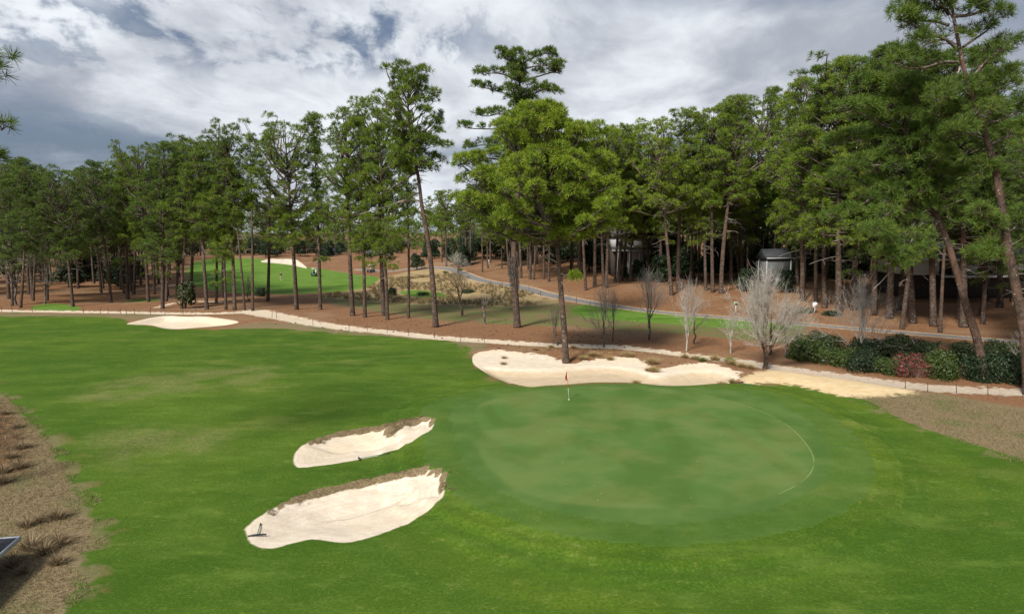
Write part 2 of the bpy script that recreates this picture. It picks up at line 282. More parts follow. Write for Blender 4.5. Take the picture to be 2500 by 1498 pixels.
# ------------------------------------------------------------------ ground material: zones are stored as distances on the mesh
def ground_material():
    t = NT('ground'); P = t.pos()
    n_edge = t.noise(P, 1.6, 5, .65); e1 = t.math('MULTIPLY', t.math('SUBTRACT', n_edge, .5), 1.0)
    n_big = t.noise(P, .075, 5, .6); n_mid = t.noise(P, .35, 5, .6); n_fine = t.noise(P, 5.0, 5, .7); n_vf = t.noise(P, 22.0, 3, .7)
    def zf(k, amp=.5, w=.12, off=0.0):
        a = t.math('MULTIPLY_ADD', e1, amp*2, t.attr(k)); return t.ss(a, off-w, off+w)
    # pine straw
    st1 = t.noise(t.map(P, (3, 9, 3), rot=(0, 0, .5)), 1.2, 5, .7)
    straw = t.mix(t.ss(n_fine, .25, .75), (.115, .053, .024), (.27, .132, .062))
    straw = t.mix(t.ss(st1, .42, .72), straw, (.31, .18, .10))
    straw = t.mix(t.ss(n_mid, .52, .75, 0, .55), straw, (.13, .075, .045))
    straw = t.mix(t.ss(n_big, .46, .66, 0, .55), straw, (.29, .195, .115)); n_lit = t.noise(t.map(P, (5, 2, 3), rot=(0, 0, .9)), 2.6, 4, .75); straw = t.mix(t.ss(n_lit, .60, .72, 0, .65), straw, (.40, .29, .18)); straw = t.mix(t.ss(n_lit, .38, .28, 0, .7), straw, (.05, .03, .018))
    cone = t.voro(P, 1.1, 'F1'); straw = t.mix(t.ss(cone, .16, .09), straw, (.045, .028, .02))
    # thin green / brown understory
    mg = t.mix(t.ss(n_mid, .35, .62), (.15, .115, .055), (.115, .15, .035)); mg = t.mix(t.ss(n_fine, .3, .7), mg, t.mix(.5, mg, (.20, .15, .085)))
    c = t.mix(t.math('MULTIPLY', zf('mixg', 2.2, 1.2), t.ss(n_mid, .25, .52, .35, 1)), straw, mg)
    # tan dry grass
    stk = t.noise(t.map(P, (2, 7, 2), rot=(0, 0, -.35)), 2.2, 6, .75)
    dry = t.mix(t.ss(stk, .3, .7), (.12, .085, .042), (.34, .265, .15)); dry = t.mix(t.ss(n_mid, .48, .66, 0, .75), dry, (.12, .15, .045)); dry = t.mix(t.ss(n_vf, .3, .7, 0, .35), dry, (.10, .075, .04))
    c = t.mix(zf('dry', .9, .5, -.9), c, dry)
    nat = t.mix(t.ss(n_fine, .3, .7), (.26, .18, .085), (.46, .36, .19)); c = t.mix(t.math('MULTIPLY', zf('native', 2.5, 1.0), t.ss(n_mid, .36, .52, .15, 1)), c, nat)
    c = t.mix(zf('strawl', 1.4, .6), c, t.mix(t.ss(n_edge, .35, .6), straw, (.07, .042, .026)))
    # mown turf
    bands = t.math('SINE', t.math('MULTIPLY', t.attr('collar'), 2.1)); bands = t.math('MULTIPLY', bands, t.ss(t.attr('collar'), -12, -1))
    g = t.mix(t.ss(n_big, .40, .62), (.042, .098, .005), (.106, .172, .012))
    g = t.mix(t.ss(n_mid, .38, .70, 0, .6), g, (.112, .178, .020)); g = t.mix(t.ss(n_fine, .25, .8, 0, .5), g, (.045, .095, .008))
    g = t.mix(t.ss(bands, -.9, .9, 0, .42), g, (.040, .105, .008))
    n_gr = t.noise(P, 9.0, 4, .75); g = t.mix(t.ss(n_gr, .30, .55, .72, 0), g, (.030, .066, .005)); g = t.mix(t.ss(n_gr, .54, .72, 0, .7), g, (.165, .220, .036)); n_cl = t.noise(t.map(P, (1, 1.3, 1), rot=(0, 0, .4)), 1.7, 6, .75); g = t.mix(t.math('MULTIPLY', t.ss(n_cl, .54, .68, 0, .55), t.ss(n_big, .35, .6, .3, 1)), g, t.mix(t.ss(n_gr, .35, .65), (.125, .165, .025), (.27, .29, .085))); g = t.mix(t.ss(n_vf, .52, .75, 0, .5), g, (.155, .215, .042))
    yel = t.noise(t.map(P, (.7, 1.5, 1), rot=(0, 0, .3)), .16, 5, .62); g = t.mix(t.ss(yel, .55, .72, 0, .6), g, t.mix(t.ss(n_gr, .35, .65), (.120, .155, .025), (.24, .25, .07)))
    wr = t.math('MULTIPLY', zf('worn', 2.2, 1.2), t.math('MULTIPLY', t.ss(n_mid, .33, .62, .05, .7), t.ss(n_fine, .35, .62))); sw = t.noise(t.map(P, (.5, 1.1, 1), rot=(0, 0, -.32)), .33, 6, .68); g = t.mix(t.ss(sw, .42, .66, 0, .5), g, (.040, .088, .006)); sw2 = t.noise(t.map(P, (.5, 1.3, 1), rot=(0, 0, .6)), .55, 6, .7); g = t.mix(t.ss(sw2, .50, .70, 0, .45), g, (.135, .205, .030)); g = t.mix(wr, g, t.mix(t.ss(n_vf, .3, .7), (.17, .16, .055), (.27, .235, .11)))
    rim = t.math('MULTIPLY', zf('fair', .6, .3), t.ss(t.attr('fair'), .3, 1.6, .35, 1)); c = t.mix(t.math('MINIMUM', zf('fair', .45, .16), t.math('ADD', rim, t.ss(n_mid, .4, .55))), c, g)
    fg = t.mix(t.ss(n_mid, .3, .7), (.072, .160, .014), (.120, .212, .028)); stp = t.math('SINE', t.math('MULTIPLY', t.n('ShaderNodeSeparateXYZ').outputs[0], 1.0)) if False else n_big
    fg = t.mix(t.ss(t.noise(t.map(P, (.3, 1, 1), rot=(0, 0, .1)), .35, 3), .4, .6, 0, .5), fg, (.145, .235, .045)); c = t.mix(zf('farf', .5, .3), c, fg)
    # collar and putting surface
    cl = t.mix(t.ss(n_mid, .35, .7), (.062, .126, .024), (.098, .162, .038)); c = t.mix(zf('collar', .06, .07), c, cl)
    pg = t.mix(t.ss(t.noise(t.map(P, (1, 1, 1)), .22, 4, .6), .38, .62), (.066, .132, .024), (.118, .165, .042)); pg = t.mix(t.ss(n_mid, .50, .72, 0, .5), pg, (.135, .165, .05)); pg = t.mix(t.ss(n_fine, .35, .75, 0, .2), pg, (.08, .16, .03))
    stripe = t.math('SINE', t.math('MULTIPLY', t.noise(t.map(P, (.9, .35, 1), rot=(0, 0, .7)), .12, 1, .5), 60)); pg = t.mix(t.ss(stripe, -.6, .6, 0, .14), pg, (.13, .25, .075))
    fl = t.voro(P, 1.3); pg = t.mix(t.ss(fl, .045, .03, 0, .7), pg, (.42, .42, .22))
    c = t.mix(zf('green', .14, .25), c, pg)
    line = t.math('ABSOLUTE', t.attr('green')); px_ = t.n('ShaderNodeSeparateXYZ'); t.put(px_.inputs[0], P); ln_on = t.math('MULTIPLY', t.math('MULTIPLY', t.ss(line, .042, .006), t.ss(t.noise(P, .5, 3), .35, .55)), t.ss(px_.outputs[0], 9.5, 12.0)); c = t.mix(t.math('MULTIPLY', ln_on, .55), c, (.27, .33, .13))
    # sand
    sn = t.noise(t.map(P, (1, 1.4, 1), rot=(0, 0, .25)), 1.5, 6, .68)
    sand = t.mix(t.ss(sn, .3, .7), (.62, .525, .40), (.76, .66, .53)); sand = t.mix(t.ss(n_big, .42, .62, 0, .5), sand, (.72, .57, .38)); foot = t.voro(P, 3.2); sand = t.mix(t.ss(foot, .14, .05, 0, .35), sand, (.45, .36, .26))
    rk = t.math('SINE', t.math('MULTIPLY_ADD', n_edge, 7.0, t.math('MULTIPLY', t.attr('sand'), 22))); sand = t.mix(t.math('MULTIPLY', t.ss(rk, .1, .9), t.ss(n_mid, .4, .6, .05, .30)), sand, (.52, .43, .32)); raked = t.mix(t.ss(sn, .3, .7), (.49, .385, .255), (.57, .455, .315)); sand = t.mix(t.ss(t.math('MULTIPLY_ADD', e1, .6, t.attr('floor')), -.25, .35), sand, raked)
    pth = t.mix(t.ss(n_fine, .3, .7), (.50, .40, .285), (.72, .62, .48)); pth = t.mix(t.ss(n_mid, .5, .72, 0, .45), pth, (.50, .38, .26)); pth = t.mix(t.ss(t.noise(P, 3, 3, .6), .64, .72, 0, .8), pth, (.12, .075, .045))
    ys_ = t.mix(t.ss(sn, .3, .7), (.60, .44, .24), (.70, .565, .35)); ys_ = t.mix(t.ss(st1, .5, .72, 0, .6), ys_, (.66, .43, .18)); ys_ = t.mix(t.ss(stk, .54, .74, 0, .45), ys_, (.40, .30, .15))
    c = t.mix(zf('ysand', 1.3, .35), c, ys_)
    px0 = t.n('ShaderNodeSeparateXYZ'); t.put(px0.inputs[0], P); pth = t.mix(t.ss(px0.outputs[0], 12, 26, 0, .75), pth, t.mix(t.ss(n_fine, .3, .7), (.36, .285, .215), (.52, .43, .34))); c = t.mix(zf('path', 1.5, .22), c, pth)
    rd = t.mix(t.ss(n_fine, .3, .7), (.165, .160, .155), (.225, .215, .205)); redge = t.mix(t.ss(n_edge, .4, .6), (.55, .43, .29), (.38, .24, .14))
    c = t.mix(zf('road', .8, .3, -.55), c, redge); c = t.mix(zf('road', .12, .08), c, rd)
    sa_ = t.math('MULTIPLY_ADD', e1, t.ss(t.attr('berm'), -2.2, .2, .22, 2.6), t.attr('sand')); c = t.mix(t.ss(sa_, -.06, .06), c, sand)
    lipc = t.mix(t.ss(t.noise(t.map(P, (6, 6, 2)), 3, 4, .7), .3, .7), (.10, .07, .038), (.30, .23, .13)); lf = t.attr('lip'); c = t.mix(t.ss(t.math('MULTIPLY_ADD', e1, .40, lf), .30, .5), c, lipc)
    issand = t.math('MAXIMUM', zf('sand', .3, .05), t.attr('lip'))
    h = t.math('ADD', t.math('MULTIPLY', n_fine, .6), t.math('MULTIPLY', n_vf, .5)); h = t.math('ADD', h, t.math('MULTIPLY', n_edge, .5))
    soft = t.ss(t.attr('collar'), .1, -.1, .25, 1)
    bm = t.n('ShaderNodeBump'); bm.inputs['Distance'].default_value = .09; t.put(bm.inputs['Strength'], t.math('MULTIPLY', soft, .5)); t.put(bm.inputs['Height'], h)
    return t.out(c, .95, bm.outputs[0], .12)
M_ground = ground_material()
def build_ground():
    ny, nx = X.shape
    V = np.stack([X, Y, Z], -1).reshape(-1, 3)
    i = np.arange(ny-1)[:, None]*nx + np.arange(nx-1)[None]
    Q = np.stack([i, i+1, i+1+nx, i+nx], -1).reshape(-1, 4)
    cen = lambda A: A.ravel()[Q].mean(1)
    reg = np.full(len(Q), 0)
    names = ['pine_straw_ground', 'dry_grass_ground', 'yellow_sand_bank', 'fairway', 'far_fairway', 'putting_green', 'sand_path', 'cart_path', 'near_sand_bunker', 'middle_sand_bunker', 'long_sand_bunker', 'left_sand_bunker', 'far_sand_bunker']
    reg[np.maximum(cen(SD['dry']), cen(SD['native'])) > 0] = 1; reg[cen(SD['strawl']) > 0] = 0
    reg[cen(SD['fair']) > 0] = 3; reg[cen(SD['farf']) > 0] = 4; reg[cen(SD['collar']) > 0] = 5
    reg[cen(SD['ysand']) > 0] = 2; reg[cen(SD['path']) > 0] = 6; reg[cen(SD['road']) > 0] = 7
    for k, b in enumerate(bks): reg[cen(b) > 0] = 8+k
    gx = np.gradient(Z, xs, axis=1); gy = np.gradient(Z, ys, axis=0)
    N = np.stack([-gx, -gy, np.ones_like(gx)], -1).reshape(-1, 3); N /= np.linalg.norm(N, axis=1)[:, None]
    labels = ['red brown pine straw floor under the trees', 'tan dry grass at the edges of the turf', 'yellow sand bank beside the path behind the green', 'mown green fairway around the putting green', 'bright green far fairway and lawns beyond the trees', 'smooth pale green putting green with its collar', 'pale sandy path with ragged edges behind the fairway', 'grey paved cart path curving up to the wood', 'largest near sand bunker with a rake at its left end', 'narrow sand bunker with a turf tongue in its back edge', 'long sand bunker behind the green with a pine at its back', 'white sand bunker at the far left of the fairway', 'small sand bunker on the far fairway']
    for k, nm in enumerate(names):
        q = Q[reg == k]
        if not len(q): continue
        u, inv = np.unique(q.ravel(), return_inverse=True)
        o = obj(nm, V[u], inv.reshape(-1, 4), M_ground, smooth=True, attrs={a: SD[a].ravel()[u] for a in SD})
        o.data.normals_split_custom_set_from_vertices(N[u].tolist())
        tag(o, labels[k], 'ground', None, 'structure')
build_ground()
# ------------------------------------------------------------------ sky and sun
SUN_EL, SUN_AZ = R(42), R(212)      # compass-like: 0 = +Y, clockwise; the sun stands behind the camera, to the left
def sky_world():
    t = NT('World', True); S.world = t.m
    d = t.n('ShaderNodeTexCoord').outputs['Generated']; sx = t.n('ShaderNodeSeparateXYZ'); t.put(sx.inputs[0], d); x, y, z = sx.outputs
    zc = t.math('ADD', t.math('MAXIMUM', z, 0), .20)
    cb = t.n('ShaderNodeCombineXYZ'); t.put(cb.inputs[0], t.math('DIVIDE', x, zc)); t.put(cb.inputs[1], t.math('DIVIDE', y, zc)); uv = cb.outputs[0]
    sky = t.n('ShaderNodeTexSky', sky_type='NISHITA'); sky.sun_disc = False; sky.sun_elevation = SUN_EL; sky.sun_rotation = SUN_AZ; sky.air_density = 1.2; sky.dust_density = 2.0
    blue = t.mix(.8, t.vm('MULTIPLY', sky.outputs[0], (.1, .1, .1)), (.135, .180, .275))
    warp = t.n('ShaderNodeTexNoise'); t.put(warp.inputs['Vector'], uv); warp.inputs['Scale'].default_value = .8; warp.inputs['Detail'].default_value = 3
    uvw = t.vm('ADD', uv, t.vm('MULTIPLY', t.vm('SUBTRACT', warp.outputs['Color'], (.5, .5, .5)), (.7, .7, 0)))
    az = t.math('DIVIDE', x, t.math('MAXIMUM', y, .05)); el = z     # bearing and height in the sky
    # wide sheet of cloud
    big = t.noise(t.map(uvw, (.6, .36, 1), (3.1, 1.7, 0), (0, 0, .35)), 1.6, 7, .58)
    def blob(a0, e0, wa, we, amp):
        q = t.math('ADD', t.math('POWER', t.math('DIVIDE', t.math('SUBTRACT', az, a0), wa), 2), t.math('POWER', t.math('DIVIDE', t.math('SUBTRACT', el, e0), we), 2))
        return t.math('MULTIPLY', t.math('POWER', 2.718, t.math('MULTIPLY', q, -1)), amp)
    bias = [(.30, .20, .45, .10, .30), (-.12, .16, .22, .05, .30), (-.55, .17, .22, .035, .22), (.05, .03, .9, .03, .16), (-.62, .075, .25, .035, -.34), (-.14, .115, .14, .018, -.16), (-.02, .135, .04, .022, -.22), (.17, .10, .16, .022, -.18), (-.36, .25, .34, .035, -.20), (-.2, .07, .2, .03, .1)]
    sh = big
    for b in bias: sh = t.math('ADD', sh, blob(*b))
    sheet = t.ss(sh, .42, .72)
    # broken ripples of high cloud on the left
    r1 = t.noise(t.map(uvw, (1.0, .62, 1), rot=(0, 0, -.55)), 4.6, 7, .56); r2 = t.noise(t.map(uvw, (1, .6, 1), rot=(0, 0, -.4)), 11, 5, .6)
    rip = t.math('ADD', t.math('MULTIPLY', r1, .7), t.math('MULTIPLY', r2, .35)); zone_r = t.ss(t.math('ADD', blob(-.35, .23, .55, .10, 1.1), blob(.02, .22, .2, .09, .5)), .15, .75)
    ripple = t.math('MULTIPLY', t.ss(rip, .40, .56), zone_r)
    wisp = t.noise(t.map(uvw, (.8, .9, 1), rot=(0, 0, -.3)), 2.6, 6, .6); wi = t.math('MULTIPLY', t.ss(wisp, .46, .70), .38)
    cover = t.math('MAXIMUM', t.math('MAXIMUM', sheet, ripple), wi)
    shade = t.noise(t.map(uvw, (.9, .6, 1), (5, 2, 0), (0, 0, -.3)), 2.2, 6, .58)
    lit = t.ss(t.math('ADD', shade, t.math('ADD', t.math('ADD', blob(.78, .22, .42, .13, -.22), blob(-.75, .12, .25, .10, -.16)), t.math('ADD', blob(.0, .05, .5, .06, .14), blob(-.1, .17, .25, .06, .10)))), .30, .66)
    cl = t.mix(lit, (.37, .40, .46), (.80, .84, .89))
    col = t.mix(cover, blue, cl)
    low = t.ss(z, .0, .10); col = t.mix(low, t.mix(.35, col, (.52, .58, .70)), col)
    col = t.mix(t.ss(z, -.02, 0), (.10, .11, .09), col)
    bg = t.n('ShaderNodeBackground'); t.put(bg.inputs[0], col); bg.inputs[1].default_value = 1.0
    o = t.n('ShaderNodeOutputWorld'); t.t.links.new(bg.outputs[0], o.inputs[0])
sky_world()
sl = bpy.data.lights.new('sun', 'SUN'); sl.energy = 5.0; sl.angle = R(11); sl.color = (1.0, .95, .87)
so = link(bpy.data.objects.new('sun', sl))
sd_ = np.array([math.sin(SUN_AZ)*math.cos(SUN_EL), math.cos(SUN_AZ)*math.cos(SUN_EL), math.sin(SUN_EL)])
from mathutils import Vector, Matrix
so.rotation_euler = Vector(-sd_).to_track_quat('-Z', 'Y').to_euler(); so.location = (0, 0, 60)
S.view_settings.view_transform = 'Standard'; S.view_settings.look = 'None'; S.view_settings.exposure = 0.15; S.view_settings.gamma = 1
t_ = S.world.cycles; t_.sampling_method = 'NONE'
S.cycles.max_bounces = 6; S.cycles.diffuse_bounces = 3; S.cycles.transparent_max_bounces = 4; S.cycles.sample_clamp_indirect = 4
# ------------------------------------------------------------------ tree materials
def bark_material(name, lo, hi, lich=.0, sc=1.0):
    t = NT(name); O = t.objc(); v = t.voro(t.map(O, (1, 1, .35)), 9*sc, 'DISTANCE_TO_EDGE'); nz = t.noise(O, 3*sc, 5, .65); n2 = t.noise(O, .45, 3)
    c = t.mix(t.ss(nz, .3, .7), lo, hi); c = t.mix(t.ss(v, .10, .0, 0, .8), c, tuple(x*.3 for x in lo)); c = t.mix(t.ss(n2, .45, .7, 0, .55), c, tuple(a*b for a, b in zip(hi, (1.25, .95, .8))))
    if lich: c = t.mix(t.ss(t.noise(O, 5, 4, .7), .60-lich*.1, .68, 0, .9), c, (.34, .35, .31))
    return t.out(c, .9, t.bump(v, .5, .03), .15)
M_bark = bark_material('pine_bark', (.055, .038, .029), (.140, .100, .078), .01)
M_limb = bark_material('pine_limb_bark', (.065, .050, .040), (.15, .120, .098), .9)
M_dead = bark_material('dead_wood', (.20, .18, .155), (.42, .39, .34))
M_greybark = bark_material('grey_bark', (.080, .068, .058), (.19, .165, .14), .8)
M_twig = plain('bare_twigs', (.40, .37, .325), .85, .3, 1.2)
M_twig2 = plain('dark_bare_twigs', (.27, .235, .205), .85, .3, 1.2)
def needle_material(name, dark, light, yellow):
    t = NT(name); v = t.attr('v'); r = t.rnd(); ob = t.n('ShaderNodeAttribute', attribute_name='tone', attribute_type='OBJECT').outputs['Fac']
    c = t.mix(v, dark, light); c = t.mix(t.ss(v, .90, .97, 0, .8), c, yellow); c = t.mix(t.math('MULTIPLY', r, .55), c, t.mix(.5, dark, (.05, .085, .028)))
    c = t.mix(t.ss(t.noise(t.objc(), .35, 3), .40, .65, 0, .45), c, light)
    return t.out(c, .55, None, .25, .36, t.mix(.5, c, (.14, .20, .03)))
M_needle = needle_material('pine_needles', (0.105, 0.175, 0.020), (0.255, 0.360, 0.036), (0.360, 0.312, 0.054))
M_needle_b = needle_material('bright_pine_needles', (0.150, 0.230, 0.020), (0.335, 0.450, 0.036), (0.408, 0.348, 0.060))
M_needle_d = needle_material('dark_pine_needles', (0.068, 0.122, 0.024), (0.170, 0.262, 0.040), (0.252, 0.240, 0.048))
def leaf_material(name, dark, light, odd, share=.9):
    t = NT(name); v = t.attr('v'); c = t.mix(v, dark, light); c = t.mix(t.ss(v, share, share+.04), c, odd); c = t.mix(t.ss(t.noise(t.objc(), .8, 3), .4, .65, 0, .4), c, dark)
    return t.out(c, .5, None, .35, .2)
M_holly = leaf_material('evergreen_leaves', (.012, .026, .010), (.030, .058, .018), (.06, .09, .03))
M_azalea = leaf_material('azalea_leaves', (.026, .050, .012), (.090, .130, .024), (.13, .16, .04))
M_azalea2 = leaf_material('olive_shrub_leaves', (.030, .046, .016), (.072, .096, .030), (.12, .10, .05))
M_red = leaf_material('red_flowers', (.20, .030, .040), (.42, .075, .10), (.055, .085, .025), .50)
M_pink = leaf_material('pink_flowers', (.42, .24, .22), (.62, .46, .42), (.06, .08, .03), .6)
M_yoshrub = leaf_material('pale_shrub_leaves', (.10, .14, .03), (.24, .28, .06), (.2, .12, .05))
# ------------------------------------------------------------------ pines
def unit(v): return v/(np.linalg.norm(v, axis=-1, keepdims=True)+1e-9)
def tufts(P, D, L, K, w, g, seed_v=None):
    """bursts of needles: every needle bundle is one narrow triangle"""
    P, D = np.asarray(P, float), unit(np.asarray(D, float)); N = len(P)
    q = unit(g.normal(size=(N, K, 3))); q = unit(q + D[:, None]*.75)
    ln = L*g.uniform(.65, 1.1, (N, K, 1))*g.uniform(.8, 1.15, (N, 1, 1))
    s = unit(np.cross(q, g.normal(size=(N, K, 3))))*w
    base = P[:, None] + q*.03
    tip = base + q*ln; tip[..., 2] -= (ln[..., 0]**2)*.12
    V = np.stack([base-s*.6, base+s*.6, tip+s*.35, tip-s*.35], 2).reshape(-1, 3)
    i = np.arange(N*K)[:, None]*4
    Q = i+np.array([[0, 1, 2, 3]])
    v = np.clip(g.uniform(0, 1, (N, 1)) + g.normal(0, .08, (N, K)), 0, 1); v = np.repeat(v.ravel(), 4)
    return V, Q, v
def pine(name, seed, h, cb, rmax, r0=.22, trunk=None, nl=38, shape='round', K=13, L=.34, w=.034, dens=1.0, dead=5, extra=(), lo=4, hi=62, bias=None, pads=1.15, low=0, fine=1.0, mats=None, flare=1.25):
    """returns (trunk, branches, crown) meshes; origin at the base of the trunk"""
    g = np.random.default_rng(seed)
    if trunk is None:
        t = np.linspace(0, 1, 10); bx, by = g.normal(0, .012*h, 2); ph = g.uniform(0, 6)
        trunk = np.c_[bx*np.sin(t*3+ph)-bx*math.sin(ph), by*np.sin(t*2.6+ph)-by*math.sin(ph), t*h]
    trunk = chaikin(trunk, 2, False); al = np.concatenate([[0], np.cumsum(np.linalg.norm(np.diff(trunk, axis=0), axis=1))]); al /= al[-1]
    rr = r0*(1-.86*al**1.2) * (1+(flare-1)*np.exp(-al*h/.5)); rr = np.maximum(rr, .03)
    tm = MB(); tm.tube(trunk, rr, 10)
    tp = lambda s: np.array([np.interp(s, al, trunk[:, k]) for k in range(3)])
    A, B, RA, RB, DA, DB, DRA, DRB, TP, TD = [], [], [], [], [], [], [], [], [], []
    def limb(P, r_base, alive=True, sub=True):
        P = np.asarray(P); n = len(P); rad = r_base*(1-.8*np.linspace(0, 1, n))
        tgt = (A, B, RA, RB) if alive else (DA, DB, DRA, DRB)
        for k in range(n-1): tgt[0].append(P[k]); tgt[1].append(P[k+1]); tgt[2].append(rad[k]); tgt[3].append(rad[k+1])
        if not sub: return
        Ln = np.linalg.norm(np.diff(P, axis=0), axis=1).sum(); m = int(max(3, Ln*2.3*dens+g.integers(0, 2)))
        d_out = unit(P[-1]-P[0])
        for s in np.concatenate([g.uniform(.30 if Ln > 1.5 else .1, 1, m), [1.0]]):
            q = s*(n-1); k = min(int(q), n-2); p = P[k]*(1-q+k)+P[k+1]*(q-k); d = unit(P[k+1]-P[k])
            a = g.choice([-1, 1])*g.uniform(.4, 1.3) if s < 1 else 0; c_, s_ = math.cos(a), math.sin(a)
            e = np.array([d[0]*c_-d[1]*s_, d[0]*s_+d[1]*c_, d[2]*.6+g.uniform(.05, .75)]); e = unit(e)
            bl = g.uniform(.25, .6)*(.55+.16*Ln)*(1.25-.5*s); bl = min(bl, 1.5)
            mid = p+e*bl*.55+g.normal(0, .04, 3); end = p+e*bl+np.array([0, 0, bl*.18])
            A.extend([p, mid]); B.extend([mid, end]); RA.extend([.022, .016]); RB.extend([.016, .009])
            if not alive: continue
            TP.append(end); TD.append(e+[0, 0, .5])
            nt = int(1+bl*3.6*dens)
            for _ in range(nt):
                f = g.uniform(.35, 1); o = g.normal(0, .20, 3)*(.6+bl*.5); o[2] = abs(o[2])*.9-.03
                pp = p+(end-p)*f+o; TP.append(pp); TD.append(e*.4+unit(o)+[0, 0, .7])
                if g.random() < .5: A.append(p+(end-p)*f*.8); B.append(pp); RA.append(.011); RB.append(.007)
    def prof(tz):
        if shape == 'round': return math.sin(math.pi*min(1, tz*.74+.20))**.6
        if shape == 'open': return (.62+.38*math.sin(math.pi*min(1, tz*.85+.10)))*(1-.6*max(0, tz-.72)/.28)
        if shape == 'flat': return .50+.50*math.sin(math.pi*min(1, .30+tz*.40))
        if shape == 'cloud': return (1-.35*tz)*(1.0 if math.sin(tz*22+seed) > -.35 else .4)
        return min(1, .50+tz*2.4)*(1-.12*tz)*(1-max(0, tz-.60)/.40)**.55+.08
    def pad(c, pr, p0, flat=.62, rb=None, n=None):
        """a clump of tufts on its own bough"""
        c = np.asarray(c); v = c-p0; ln = np.linalg.norm(v); f = np.linspace(0, 1, 6)[:, None]
        sag = np.array([0, 0, -.10*ln]); sd = np.cross(v, [0, 0, 1.]); sd = sd/(np.linalg.norm(sd)+1e-6)*g.normal(0, .09*ln)
        P = p0+v*f+sag*np.sin(f*np.pi)+sd*np.sin(f*np.pi*1.3)+g.normal(0, .02*ln, (6, 3))*np.sin(f*np.pi)
        P[-1, 2] -= pr*flat*.5; rb = rb or min(.12, .022+.017*ln)*min(1.3, r0/.2); rad = rb*(1-.78*f[:, 0])
        A.extend(P[:-1]); B.extend(P[1:]); RA.extend(rad[:-1]); RB.extend(rad[1:])
        n = n or int(27*dens*pr**1.7)+5; q = unit(g.normal(size=(n, 3))); q[:, 2] = np.where(q[:, 2] < -.45, -q[:, 2], q[:, 2])
        rr_ = g.uniform(.45, 1.08, (n, 1))**.6; asym = np.array([g.uniform(.8, 1.25), g.uniform(.8, 1.25), flat]); T_ = c+q*rr_*pr*asym
        hub = P[-1]; nb = max(3, n//7); hubs = hub+(T_[:nb]-hub)*.55+g.normal(0, .05, (nb, 3))
        h2 = P[3]+(P[4]-P[3])*g.uniform(0, 1, (nb, 1)); src = np.where(g.random((nb, 1)) < .6, hub, h2)
        A.extend(src); B.extend(hubs); RA.extend([.028]*nb); RB.extend([.016]*nb)
        w_ = np.argmin(((T_[:, None]-hubs[None])**2).sum(-1), 1); A.extend(hubs[w_]); B.extend(T_); RA.extend([.014]*n); RB.extend([.007]*n)
        TP.extend(T_); TD.extend(unit(T_-c+np.array([0, 0, pr*.25]))+np.array([0, 0, .35])+g.normal(0, .15, (n, 3)))
    nl = int(nl*fine); pads = pads/fine**.55
    zz = (np.arange(nl)+g.uniform(0, 1, nl))/nl; ga = g.uniform(0, 6.28); lob = g.uniform(.58, 1.15, 8)
    for tz in zz:
        ga += 2.39996+g.normal(0, .3); top = tp(cb+(1-cb)*tz); rm = rmax*prof(tz)*lob[int(tz*7.99)]
        if bias is not None: rm *= 1+bias[2]*(math.cos(ga)*bias[0]+math.sin(ga)*bias[1])
        ll = rm*g.uniform(.18, 1.0)**.62; pr = pads*g.uniform(.72, 1.25)*(1-.25*tz); ll = max(.15, ll-pr*.55)
        c = top+np.array([math.cos(ga)*ll, math.sin(ga)*ll, 0]); c[2] = min(c[2], h-pr*.45)
        s0 = max(cb*.93, cb+(1-cb)*tz-(ll*math.tan(R(lo+(hi-lo)*tz)))/h); pad(c, pr, tp(min(s0, .985)))
    for k in range(low):
        p0 = tp(cb*g.uniform(.50, .92)); a = g.uniform(0, 6.28); ll = g.uniform(.6, 1.7); pad(p0+np.array([math.cos(a)*ll, math.sin(a)*ll, g.uniform(-.1, .4)]), g.uniform(.5, .8), p0, .6, .028)
    for k in range(dead):
        p0 = tp(cb*g.uniform(.62, 1.05)+.03*k/max(1, dead)); a = g.uniform(0, 6.28); ll = g.uniform(.5, 2.4); f = np.linspace(0, 1, 5)[:, None]
        P = p0+np.array([math.cos(a), math.sin(a), g.uniform(-.25, .3)])*ll*f-np.array([0, 0, .25*ll])*f**2+g.normal(0, .06, (5, 3))*f
        DA.extend(P[:-1]); DB.extend(P[1:]); rd = .035*(1-.8*f[:, 0]); DRA.extend(rd[:-1]); DRB.extend(rd[1:])
        if ll > 1.2:
            for _ in range(4):
                q = P[g.integers(1, 5)]; e = q+g.normal(0, .35, 3); DA.append(q); DB.append(e); DRA.append(.014); DRB.append(.006)
    for ex in extra:                                     # limbs read off the photograph
        if ex.get('alive', True):
            e = np.asarray(ex['p']); c = chaikin(e, 2, False); rad = ex.get('r', .1)*(1-.7*np.linspace(0, 1, len(c))); A.extend(c[:-1]); B.extend(c[1:]); RA.extend(rad[:-1]); RB.extend(rad[1:])
            for f in ex.get('at', (.45, .65, .83, 1.0)):
                q = c[min(len(c)-1, int(f*(len(c)-1)))]; pr = pads*g.uniform(.55, .85)*ex.get('ps', 1)
                pad(q+np.array([g.normal(0, .25), g.normal(0, .25), pr*.45]), pr, c[max(0, int(f*(len(c)-1))-2)], .6, .03)
        else: limb(chaikin(ex['p'], 2, False), ex.get('r', .1), False, False)
    M = mats or (M_bark, M_limb, M_needle)
    m_ = MB(); m_.add(np.vstack(tm.V), np.vstack(tm.Q), np.vstack(tm.T)); nt_ = len(m_.Q[0])
    V1, Q1 = segs(A, B, RA, RB, 4); m_.add(V1, Q1)
    nd_ = 0
    if DA: V2, Q2 = segs(DA, DB, DRA, DRB, 4); m_.add(V2, Q2); nd_ = len(Q2)
    V, Q, v = tufts(TP, TD, L, K, w, g)
